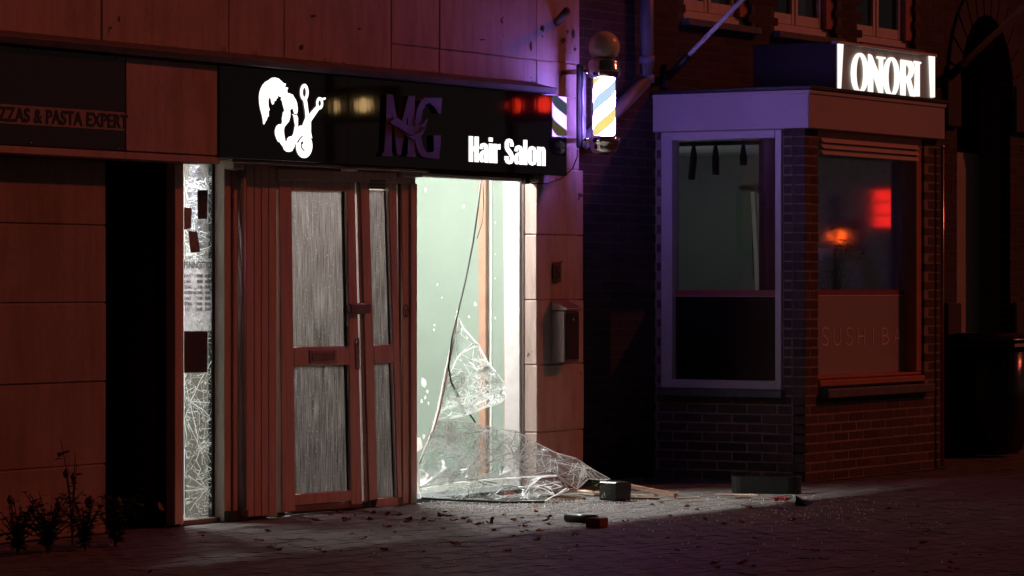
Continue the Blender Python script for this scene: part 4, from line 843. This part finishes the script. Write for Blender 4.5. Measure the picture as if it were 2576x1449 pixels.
box('leg', (9.0, dfm.location.y - 0.15, 0.02), (9.03, dfm.location.y - 0.1, 1.5), M_WHITE, dfm)
bm = bmesh.new(); cu_ = [(4.76 + 0.018 * math.sin(k * 1.9), -1.0 + 0.34 * k / 16) for k in range(17)]
rows = [[bm.verts.new((x, y, z)) for x, y in cu_] for z in (0.95, 2.6)]
for k in range(16): bm.faces.new((rows[0][k], rows[0][k + 1], rows[1][k + 1], rows[1][k]))
tag(frombm('curtain', bm, solid('dark_brown_curtain', (0.05, 0.03, 0.028), 0.9), None, True), 'dark gathered curtain added as sun block in the front corner of the sushi bar bay', 'curtain')  # curtain added to stop sun passing through the glazed bay corner
# plant in the front window, and a solid arc standing in for a reflected car roof
def leafy(name, base, h, n, spread, seed, mat_l, mat_s, label, cat, group=None, lsize=0.06, flowers=0):
    rnd = random.Random(seed); t = empty(name, base, label, cat, group); bs = bmesh.new(); bl = bmesh.new(); base = Vector(base)
    for k in range(n):
        a = rnd.uniform(0, 2 * math.pi); L = h * rnd.uniform(0.55, 1.0); lean = spread * rnd.uniform(0.2, 1.0); pts = [base + Vector((math.cos(a) * lean * s * s, math.sin(a) * lean * s * s, L * s)) for s in (0, 0.25, 0.5, 0.75, 1.0)]
        add_tube(bs, pts, [0.005, 0.0045, 0.004, 0.003, 0.002], 5)
        for s in range(10):
            f_ = rnd.uniform(0.15, 1.0); i = min(3, int(f_ * 4)); q = pts[i].lerp(pts[i + 1], f_ * 4 - i); b = rnd.uniform(0, 2 * math.pi); d = Vector((math.cos(b), math.sin(b), rnd.uniform(-0.2, 0.7))).normalized(); w = d.cross(Vector((0, 0, 1))).normalized(); l_ = lsize * rnd.uniform(0.6, 1.4)
            vv = [bl.verts.new(x) for x in (q, q + d * l_ * 0.4 + w * l_ * 0.36, q + d * l_ * 0.75 + w * l_ * 0.2 - Vector((0, 0, l_ * 0.1)), q + d * l_ - Vector((0, 0, l_ * 0.25)), q + d * l_ * 0.75 - w * l_ * 0.2 - Vector((0, 0, l_ * 0.1)), q + d * l_ * 0.4 - w * l_ * 0.36)]; bl.faces.new(vv)
        if k < flowers:
            e = pts[-1]; bf = bmesh.new(); add_tube(bf, [e - Vector((0, 0, 0.01)), e + Vector((0, 0, 0.015)), e + Vector((0, 0, 0.04))], [0.008, 0.02, 0.006], 8); frombm('flower_head', bf, M_FLOWER, t)
    frombm('stem', bs, mat_s, t); frombm('foliage', bl, mat_l, t)
    return t
M_DKLEAF = solid('dark_leaf', (0.015, 0.014, 0.012), 0.6)
pb = onY(2110, 760, -0.85)
leafy('window_plant', (pb.x, -0.8, 0.95), 1.0, 16, 0.36, 5, M_DKLEAF, M_DKLEAF, 'dark leafy plant standing behind the sushi bar front window', 'plant', lsize=0.07)
box_ = box('plant_shelf', (xf0 + 0.06, -0.96, 0.9), (xfr, -0.7, 0.94), M_GREYROOM, bay)
bm = bmesh.new(); sc_ = [onY(u, v, -0.55) for u, v in ((2062, 640), (2120, 638), (2165, 640), (2198, 652), (2218, 680), (2224, 745))]; sc_[-1].z = 0.02
add_tube(bm, sc_, [0.05, 0.05, 0.05, 0.048, 0.045, 0.04], 14)
tag(frombm('reflection_arc', bm, M_ARC, None, True), 'pale rounded arc standing in for a reflected car roof in the sushi bar window', 'seat')
# sushi sign box on the bay roof
YO = -0.98
xo0, xo1 = XU(2105, YO), XU(2351, YO); zo1 = ZV(2105, 104, YO)
os_ = empty('sushi_sign', (xo0, YO, ZFT), 'lit sushi bar sign box with white serif lettering on the bay roof', 'shop sign')
box('housing', (xo0, YO + 0.012, ZFT + 0.002), (xo1, YO + 0.72, zo1), M_BLACKMAT, os_, 0.004)
box('panel', (xo0 + 0.008, YO + 0.004, ZFT + 0.005), (xo1 - 0.008, YO + 0.0115, zo1 - 0.02), M_TAUPE, os_, 0)
box('top_trim', (xo0 - 0.01, YO - 0.02, zo1 - 0.018), (xo1 + 0.01, YO + 0.04, zo1 + 0.004), M_SASH, os_, 0.003)
def ons(name, loops): return curve_obj(name, [pxloop(l, 2880, 0, 2.0125, YO) for l in loops], YO - 0.012, 0.014, M_LITD, os_)
ons('letter', [ell(688, 552, 62, 152, 48), ell(689, 552, 31, 132, 48)]); ons('letter', [[(757,408),(775,418),(838,575),(838,445),(820,440),(820,425),(878,432),(878,445),(860,450),(860,712),(835,700),(785,540),(785,710),(755,710)]])
ons('letter', [ell(927, 580, 58, 148, 48), ell(928, 580, 28, 128, 48)])
ons('letter', [[(1000,450),(1075,462),(1093,490),(1096,540),(1080,580),(1068,595),(1104,730),(1075,730),(1043,610),(1030,608),(1030,722),(1000,722)], [(1030,490),(1055,495),(1065,520),(1062,560),(1045,580),(1030,578)]])
ons('letter', [[(1100,460),(1147,468),(1147,482),(1136,485),(1136,728),(1106,724),(1110,480),(1100,475)]])
ons('side_bar', [[(527,327),(560,333),(541,680),(527,680)]]); ons('side_bar', [[(1213,416),(1250,412),(1250,735),(1226,735)]])
# pipes and poles on the brick building
dp = empty('drainpipe', (XU(1627, 0.05), 0.05, 0), 'grey drainpipe with a bend running down the dark brick corner', 'drainpipe')
yd = 0.06
tube('pipe', [onY(1627, -60, yd), onY(1627, 60, yd), onY(1628, 190, yd), onY(1622, 205, yd), onY(1562, 268, yd), onY(1465, 362, yd)], 0.052, M_GREYPIPE, dp, 16)
for v in (150, 198): p = onY(1627, v, yd); lathe('collar', [(0.053, -0.03), (0.06, -0.028), (0.06, 0.028), (0.053, 0.03)], p, M_GREYPIPE, dp, 16)
def flagpole(p0, p1, label, r):
    t = empty('flagpole', p0, label, 'flagpole'); d = (p1 - p0).normalized()
    tube('pole', [p0 + d * 0.2, p1], r, M_WHITE, t, 12); tube('socket', [p0, p0 + d * 0.28], r * 1.5, M_BLACKMAT, t, 12)
    box('wall_plate', (p0.x - 0.05, p0.y - 0.01, p0.z - 0.09), (p0.x + 0.05, YM - 0.004, p0.z + 0.09), M_BLACKMAT, t)
a = onY(1682, 192, YM - 0.03); b = onY(1880, -14, YM - 0.85); flagpole(a, b, 'bare flagpole slanting up from the brick wall above the bay', 0.019)
a = onY(2392, 190, YM - 0.03); b = onY(2640, -42, YM - 1.6); flagpole(a, b, 'long pale flagpole slanting out at the top right beside the dark archway', 0.027)
tp = empty('copper_pole', (XU(2369, YBAY), YBAY - 0.04, 0), 'thin copper coloured pole at the right end of the bay', 'pole')
M_COPPER = solid('copper', (0.62, 0.28, 0.14), 0.25, metal=0.9)
tube('shaft', [(XU(2371, YBAY - 0.04), YBAY - 0.04, 0.02), onY(2371, 372, YBAY - 0.04)], 0.013, M_COPPER, tp, 10)
lathe('finial', [(0.0, -0.02), (0.018, -0.014), (0.02, 0.0), (0.014, 0.014), (0.0, 0.02)], onY(2371, 370, YBAY - 0.04), M_STEEL, tp, 10)

# ------------------------------------------------------------------ archway building at the right edge
random.seed(8)
ab = empty('archway_building', (XU(2470, YM), YM, 0), 'dark brick building with a tall round arched doorway at the right edge', 'building')
xa0, xa1 = XEND, XU(2542, YM); cxm, rad = (xa0 + xa1) / 2, (xa1 - xa0) / 2; zsp = ZV(2475, 240, YM)
def arch_half(z):
    return rad if z < zsp else (math.sqrt(max(0, 1 - ((z - zsp) / (rad * 1.25)) ** 2)) * rad if z < zsp + rad * 1.25 else -1)
its = []
for c, z, hl in bricks_on([(XEND, XEND + 4.5, 0, 4.6)], [], 'y'):
    w = arch_half(z); x0, x1 = c - hl, c + hl
    if w > 0:
        if x1 <= cxm: x1 = min(x1, cxm - w)
        elif x0 >= cxm: x0 = max(x0, cxm + w)
        elif x0 < cxm - w: x1 = cxm - w
        elif x1 > cxm + w: x0 = cxm + w
        else: continue
    if x1 - x0 < 0.03: continue
    its.append((((x0 + x1) / 2, YM + 0.05 + random.uniform(-0.0015, 0.003), z), ((x1 - x0) / 2, 0.05, BH / 2 - 0.0045), (0, 0, 0)))
many_boxes('wall_bricks', its, M_BRICKDIM, ab)
bm = bmesh.new(); n = 24
add_box(bm, (xa1, YM + 0.003, 0), (xa1 + 3.4, YM + 0.3, zsp)); prev = None
for k in range(n):
    z0, z1 = zsp + rad * 1.25 * k / n, zsp + rad * 1.25 * (k + 1) / n; w = max(0.0, arch_half((z0 + z1) / 2))
    add_box(bm, (XEND, YM + 0.003, z0), (cxm - w, YM + 0.3, z1)); add_box(bm, (cxm + w, YM + 0.003, z0), (xa1 + 3.4, YM + 0.3, z1))
add_box(bm, (XEND, YM + 0.003, zsp + rad * 1.25), (xa1 + 3.4, YM + 0.3, 5.4)); frombm('mortar_wall', bm, M_MORTARD, ab)
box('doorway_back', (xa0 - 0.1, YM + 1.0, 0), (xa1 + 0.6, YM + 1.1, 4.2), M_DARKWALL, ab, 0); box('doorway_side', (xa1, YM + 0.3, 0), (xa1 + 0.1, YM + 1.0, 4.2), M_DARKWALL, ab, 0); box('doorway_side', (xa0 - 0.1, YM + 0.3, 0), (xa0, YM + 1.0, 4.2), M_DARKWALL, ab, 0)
M_SAND2 = solid('worn_stone', (0.045, 0.036, 0.033), 0.8, vary=0.3, nscale=8, bmp=0.8, stretch=(4, 4, 0.8))
for x0, x1 in ((XEND - 0.3, XEND - 0.01), (xa1 + 0.02, xa1 + 0.5)):
    box('stone_base', (x0, YM - 0.05, 0.0), (x1, YM - 0.004, ZV(2400, 762, YM)), M_SAND2, ab, 0.01); box('stone_band', (x0, YM - 0.05, ZV(2400, 320, YM)), (x1, YM - 0.004, zsp + 0.12), M_SAND2, ab, 0.01)
for k in range(13):                                   # arch stones
    t0, t1 = math.pi * k / 13, math.pi * (k + 1) / 13 - 0.02; r0, r1 = 1.0, 1.0 + 0.24 / rad
    bm = bmesh.new(); add_prism(bm, [Vector((cxm + rad * r * math.cos(t), YM - 0.03, zsp + rad * 1.25 * r * math.sin(t))) for r, t in ((r0, t0), (r1, t0), (r1, t1), (r0, t1))], (0, 0.05, 0), 0.006); frombm('arch_stone', bm, M_SAND2, ab)

# ------------------------------------------------------------------ wheelie bin
c0 = onZ(2374, 1150); c1 = onZ(2514, 1153)            # left rear and left front foot corners
xb0 = (c0.x + c1.x) / 2; yb1, yb0 = c0.y + 0.02, c1.y - 0.02; zt_ = onX(2450, 845, xb0).z
bn_ = empty('wheelie_bin', (xb0 + 0.3, (yb0 + yb1) / 2, 0), 'tall black plastic wheelie bin beside the bay at the right', 'bin')
bm = bmesh.new(); e = 0.07
lo = [(xb0 + e, yb0 + 0.03), (xb0 + 0.56, yb0 + 0.03), (xb0 + 0.56, yb1), (xb0 + e, yb1)]; hi = [(xb0, yb0 - 0.10), (xb0 + 0.66, yb0 - 0.10), (xb0 + 0.66, yb1), (xb0, yb1)]
V = [bm.verts.new((x, y, 0.02)) for x, y in lo] + [bm.verts.new((x, y, zt_ - 0.07)) for x, y in hi]
for f in ((0, 1, 5, 4), (1, 2, 6, 5), (2, 3, 7, 6), (3, 0, 4, 7), (3, 2, 1, 0), (4, 5, 6, 7)): bm.faces.new([V[i] for i in f])
bmesh.ops.bevel(bm, geom=list(bm.edges), offset=0.03, segments=3, affect='EDGES'); frombm('body', bm, M_BIN, bn_, True)
box('rim', (xb0 - 0.02, yb0 - 0.135, zt_ - 0.10), (xb0 + 0.68, yb1 + 0.01, zt_ - 0.055), M_BIN, bn_, 0.012)
bm = bmesh.new(); add_prism(bm, [Vector((xb0 - 0.025, y, z)) for y, z in ((yb0 - 0.145, zt_ - 0.05), (yb0 - 0.13, zt_ - 0.015), (yb0 + 0.1, zt_ + 0.02), (yb1 - 0.15, zt_ + 0.025), (yb1 + 0.02, zt_ - 0.01), (yb1 + 0.02, zt_ - 0.05))], (0.71, 0, 0), 0.01); frombm('lid', bm, M_BIN, bn_, True)
box('rim_highlight', (xb0 - 0.01, yb0 - 0.141, zt_ - 0.092), (xb0 + 0.67, yb0 - 0.1345, zt_ - 0.063), M_SLAT, bn_, 0.002)  # pale strip paints in the light caught by the front rim
for x in (xb0 + 0.04, xb0 + 0.58): tube('wheel', [(x, yb1 - 0.03, 0.1), (x + 0.05, yb1 - 0.03, 0.1)], 0.1, M_RUBBER, bn_, 18)
tube('handle', [(xb0 + 0.05, yb1 + 0.05, zt_ - 0.04), (xb0 + 0.6, yb1 + 0.05, zt_ - 0.04)], 0.014, M_BIN, bn_, 10)

# ------------------------------------------------------------------ red and warm street lights, seen only as reflections
def lamp_post(name, pos, label, cat, lensm, r, cnt):
    t = empty(name, (pos[0], pos[1], 0), label, cat); tube('pole', [(pos[0], pos[1], 0), (pos[0], pos[1], pos[2] + 0.5)], 0.05, M_BLACKMAT, t, 12)
    box('housing', (pos[0] + 0.07, pos[1] - 0.14, pos[2] - 0.18), (pos[0] + 0.2, pos[1] + 0.5 * cnt - 0.2, pos[2] + 0.2), M_BLACKMAT, t)
    for k in range(cnt):
        bm = bmesh.new(); add_tube(bm, [(pos[0] + 0.065, pos[1] + 0.42 * k, pos[2]), (pos[0] + 0.02, pos[1] + 0.42 * k, pos[2])], r, 16); frombm('lens', bm, lensm, t)
lamp_post('traffic_light', (14.6, -8.15, 3.5), 'red traffic light across the street reflected in the salon sign', 'traffic light', M_REDLAMP, 0.09, 2)
lamp_post('street_lamp', (12.1, -8.9, 3.4), 'warm double street lamp across the street reflected in the salon sign', 'street lamp', M_WARMLAMP, 0.08, 2)
rp = empty('red_light_board', (20.0, -7.6, 0), 'red lit board on a post across the street reflected in the sushi bar window', 'light board')
for i in range(2):
    for j in range(3): box('red_cell', (19.9, -7.82 + 0.2 * i, 2.18 + 0.16 * j), (19.93, -7.64 + 0.2 * i, 2.32 + 0.16 * j), emit('red_cell_glow', (1.0, 0.022, 0.012), 4.5) if (i, j) == (0, 0) else MATS['red_cell_glow'], rp)
box('case', (19.94, -7.86, 2.14), (20.04, -7.4, 2.7), M_BLACKMAT, rp); tube('post', [(20.0, -7.63, 0), (20.0, -7.63, 2.14)], 0.04, M_BLACKMAT, rp)
lamp_post('warning_light', (18.8, -7.8, 2.05), 'orange red warning light across the street reflected behind the plant', 'warning light', emit('orange_red_lens', (1.0, 0.10, 0.01), 20.0), 0.09, 1)

# ------------------------------------------------------------------ debris on the pavement
random.seed(33)
def at(u, v, z=0.004): return onZ(u, v, z)
q = at(1547, 1258); pt = empty('plant_pot', q, 'toppled square black plant pot with green grass beside the fallen glass', 'plant pot')
bm = bmesh.new(); add_prism(bm, [q + Vector((-0.07, -0.05, 0)), q + Vector((0.07, -0.09, 0)), q + Vector((0.09, 0.07, 0)), q + Vector((-0.05, 0.1, 0))], (0.005, 0, 0.125), 0.008); frombm('pot', bm, M_BLACKPL, pt)
bm = bmesh.new()
for k in range(60):
    b = q + Vector((random.uniform(-0.22, 0.02), random.uniform(-0.02, 0.12), random.uniform(0.02, 0.15))); d = Vector((random.uniform(-0.08, 0.05), random.uniform(-0.05, 0.05), random.uniform(-0.03, 0.07)))
    f = [bm.verts.new(b), bm.verts.new(b + Vector((0.006, 0.0, 0.004))), bm.verts.new(b + d)]; bm.faces.new(f)
frombm('grass', bm, M_GRASS, pt)['kind'] = 'stuff'
q0, q1 = at(1835, 1240), at(2010, 1243)
tr = empty('planter_tray', (q0 + q1) / 2, 'long low black planter tray lying by the bay base', 'planter')
d = (q1 - q0); nrm = Vector((-d.y, d.x, 0)).normalized(); w = 0.16; hh = 0.115
bm = bmesh.new(); dn = d.normalized(); out = []
for k in range(9): t_ = -math.pi / 2 + math.pi * k / 8; out.append(q1 - dn * 0.08 + nrm * w / 2 + dn * math.cos(t_) * 0.08 + nrm * math.sin(t_) * w / 2)
for k in range(9): t_ = math.pi / 2 + math.pi * k / 8; out.append(q0 + dn * 0.08 + nrm * w / 2 + dn * math.cos(t_) * 0.08 + nrm * math.sin(t_) * w / 2)
cen = sum(out, Vector()) / len(out); inn = [p + (cen - p) * 0.06 for p in out]
add_tube_ = None
V0 = [bm.verts.new(p) for p in out]; V1 = [bm.verts.new(p + Vector((0, 0, hh)) + (p - cen) * 0.02) for p in out]; V2 = [bm.verts.new(p + Vector((0, 0, hh))) for p in inn]; V3 = [bm.verts.new(p + Vector((0, 0, 0.06))) for p in inn]
NO = len(out)
for i in range(NO):
    j = (i + 1) % NO; bm.faces.new((V0[i], V0[j], V1[j], V1[i])); bm.faces.new((V1[i], V1[j], V2[j], V2[i])); bm.faces.new((V2[i], V2[j], V3[j], V3[i]))
bm.faces.new(V3); frombm('tray', bm, M_BLACKPL, tr)
bm = bmesh.new()
for k in range(40):
    b = (q0 + q1) / 2 + nrm * random.uniform(0.03, 0.12) + d.normalized() * random.gauss(0, 0.07) + Vector((0, 0, 0.06)); e_ = b + Vector((random.uniform(-0.05, 0.05), random.uniform(-0.05, 0.05), random.uniform(0.05, 0.13))); bm.faces.new([bm.verts.new(b), bm.verts.new(b + Vector((0.012, 0, 0))), bm.verts.new(e_)])
frombm('withered_plant', bm, M_DKLEAF, tr)['kind'] = 'stuff'
def plank(u0, v0, u1, v1, z0, z1, w, h, m, label, cat='wood'):
    a, b = onZ(u0, v0, z0), onZ(u1, v1, z1); d = (b - a).normalized(); s = d.cross(Vector((0, 0, 1))).normalized() * w / 2; t = Vector((0, 0, h))
    bm = bmesh.new(); add_prism(bm, [a - s, a + s, a + s + t, a - s + t], b - a, min(w, h) * 0.12)
    for v_ in bm.verts: v_.co += Vector((random.gauss(0, 0.002), random.gauss(0, 0.002), random.gauss(0, 0.0015)))
    return tag(frombm('wood_debris', bm, m), label, cat)
plank(1572, 1225, 1700, 1252, 0.06, 0.005, 0.035, 0.03, M_WOOD, 'long splintered brown batten sloping from the pot to the paving')
plank(1572, 1256, 1660, 1257, 0.004, 0.004, 0.03, 0.015, M_WOOD, 'short dark wood strip lying flat right of the pot')
plank(1585, 1248, 1650, 1250, 0.004, 0.004, 0.06, 0.012, M_WOODP, 'pale broken board lying under the splintered batten')
plank(1700, 1256, 1760, 1252, 0.004, 0.004, 0.012, 0.01, M_WOODP, 'thin pale splinter at the tip of the batten')
plank(1800, 1247, 1905, 1250, 0.004, 0.004, 0.018, 0.012, M_WOODP, 'straight pale stick lying left of the planter tray')
plank(1850, 1254, 1890, 1254, 0.004, 0.004, 0.012, 0.01, M_WOOD, 'short brown stick in front of the planter tray')
plank(1380, 1252, 1470, 1258, 0.004, 0.004, 0.03, 0.02, M_WOOD, 'brown broken lath lying under the edge of the fallen glass')
plank(1455, 1240, 1512, 1247, 0.004, 0.004, 0.10, 0.02, M_WOODP, 'pale board lying behind the toppled pot')
plank(1385, 1246, 1450, 1238, 0.004, 0.03, 0.05, 0.03, M_WOOD, 'dark splintered block heaped at the glass corner')
plank(2360, 1000 + 242, 2400, 1242, 0.004, 0.004, 0.012, 0.008, M_WOODP, 'thin stick lying on the paving in front of the bay corner')
plank(2500, 1305, 2545, 1307, 0.004, 0.004, 0.02, 0.008, M_WOODP, 'pale splinter alone on the dark paving at far right')
tag(tube('metal_rod', [at(1426, 1302, 0.03), at(1500, 1307, 0.03)], 0.028, M_BLACKPL, None, 12), 'black round rod lying on the paving beside the loose brick', 'rod')
a = at(1519, 1329, 0.0); tag(box('loose_brick', (a.x - 0.05, a.y - 0.0, 0.003), (a.x + 0.055, a.y + 0.1, 0.062), M_REDBRICK, None, 0.006), 'loose red brick lying on the paving in front of the window', 'brick')
a = at(1965, 1262)
bm = bmesh.new()
for k in range(14):
    c = a + Vector((random.uniform(-0.1, 0.1), random.uniform(-0.05, 0.05), 0.0)); bm.faces.new([bm.verts.new(c + Vector((random.uniform(-0.05, 0.05), random.uniform(-0.05, 0.05), random.uniform(0.0, 0.04)))) for _ in range(3)])
tag(frombm('wrapper', bm, M_REDRAG), 'crumpled red wrapper in front of the planter tray', 'wrapper')
a = at(2022, 1272)
mesh_ = mesh('plastic_shard', [a + Vector(p) for p in ((-0.07, 0.02, 0.07), (-0.03, -0.04, 0.0), (0.05, -0.05, 0.02), (0.12, -0.08, 0.01), (0.06, 0.03, 0.035), (-0.03, 0.05, 0.0))], [(0, 1, 5), (1, 2, 4), (1, 4, 5), (2, 3, 4), (0, 5, 4)], M_BLACKPL); tag(mesh_, 'black bent plastic shard beside the red wrapper', 'shard')
# dead leaves
lm = []
for s in range(4):
    rnd = random.Random(s); pts = [(0, 0), (0.012, 0.008), (0.03, 0.016), (0.045, 0.012), (0.06, 0), (0.045, -0.013), (0.028, -0.017), (0.012, -0.009)]
    V = [(x, y * rnd.uniform(0.8, 1.5), 0.004 + rnd.uniform(0, 0.018)) for x, y in pts] + [(0.03, 0, 0.003)]; m_ = bpy.data.meshes.new('leaf'); m_.from_pydata(V, [], [(i, (i + 1) % 8, 8) for i in range(8)]); m_.materials.append(M_LEAF); lm.append(m_)
spots = [(640, 1360), (655, 1362), (675, 1342), (510, 1352), (700, 1378), (815, 1390), (385, 1440)] + [(random.uniform(760, 1420), random.gauss(1308, 12)) for _ in range(46)] + [(random.uniform(1400, 2560), random.uniform(1260, 1445)) for _ in range(46)] + [(random.uniform(700, 1500), random.uniform(1320, 1400)) for _ in range(22)]
for u, v in spots:
    if v > 1445: v = 1440
    p = at(u, v, 0.004); o = bpy.data.objects.new('dead_leaf', random.choice(lm)); COL.objects.link(o); o.location = p; s = random.uniform(0.5, 1.3); o.scale = (s, s, s); o.rotation_euler = (random.gauss(0, 0.15), random.gauss(0, 0.15), random.uniform(0, 6.28))
    tag(o, 'small dry brown leaf lying on the dark paving', 'leaf', 'dead leaves on the paving')
# crumbs of safety glass
its = []
for k in range(1500):
    r = random.random()
    if r < 0.55: p = at(random.uniform(1060, 1560), random.gauss(1274, 9))
    elif r < 0.85: p = at(random.uniform(1400, 2200), random.gauss(1285, 24))
    else: p = at(random.uniform(900, 2450), random.uniform(1250, 1420))
    if p.y > 0.0: continue
    s = random.uniform(0.0012, 0.0045); its.append((p + Vector((0, 0, s)), (s, s, s * 0.8), (random.random() * 3, random.random() * 3, random.random() * 3)))
cg = many_boxes('glass_crumbs', its, M_CRACK, None); tag(cg, 'tiny glittering crumbs of safety glass strewn over the paving', 'glass crumbs')
# weeds against the left wall
for i, (u, v, h_, n, sp_, lab) in enumerate(((45, 1395, 0.30, 22, 0.22, 'low leafy weed at the far left foot of the wall'), (120, 1392, 0.34, 24, 0.25, 'bushy weed against the wall between two others'), (182, 1372, 0.66, 5, 0.10, 'tallest weed with round seed heads against the left wall'), (215, 1385, 0.30, 20, 0.2, 'spreading weed at the corner of the dark porch'), (290, 1375, 0.30, 26, 0.18, 'small dark weed growing in front of the porch'))):
    b = onZ(u, v); b.y = min(b.y, -0.06); leafy('weed', b, h_, n, sp_, 40 + i, M_WEED, M_WEED, lab, 'weed', 'weeds along the left wall', 0.05, 2)
lo_leaf = bpy.data.objects.new('dead_leaf', lm[0]); COL.objects.link(lo_leaf); lo_leaf.location = onY(390, 1278, 0.05); lo_leaf.scale = (1.6, 1.6, 1.6); lo_leaf.rotation_euler = (1.2, 0, 0.3)
tag(lo_leaf, 'single orange dry leaf caught on the dark porch wall', 'leaf')
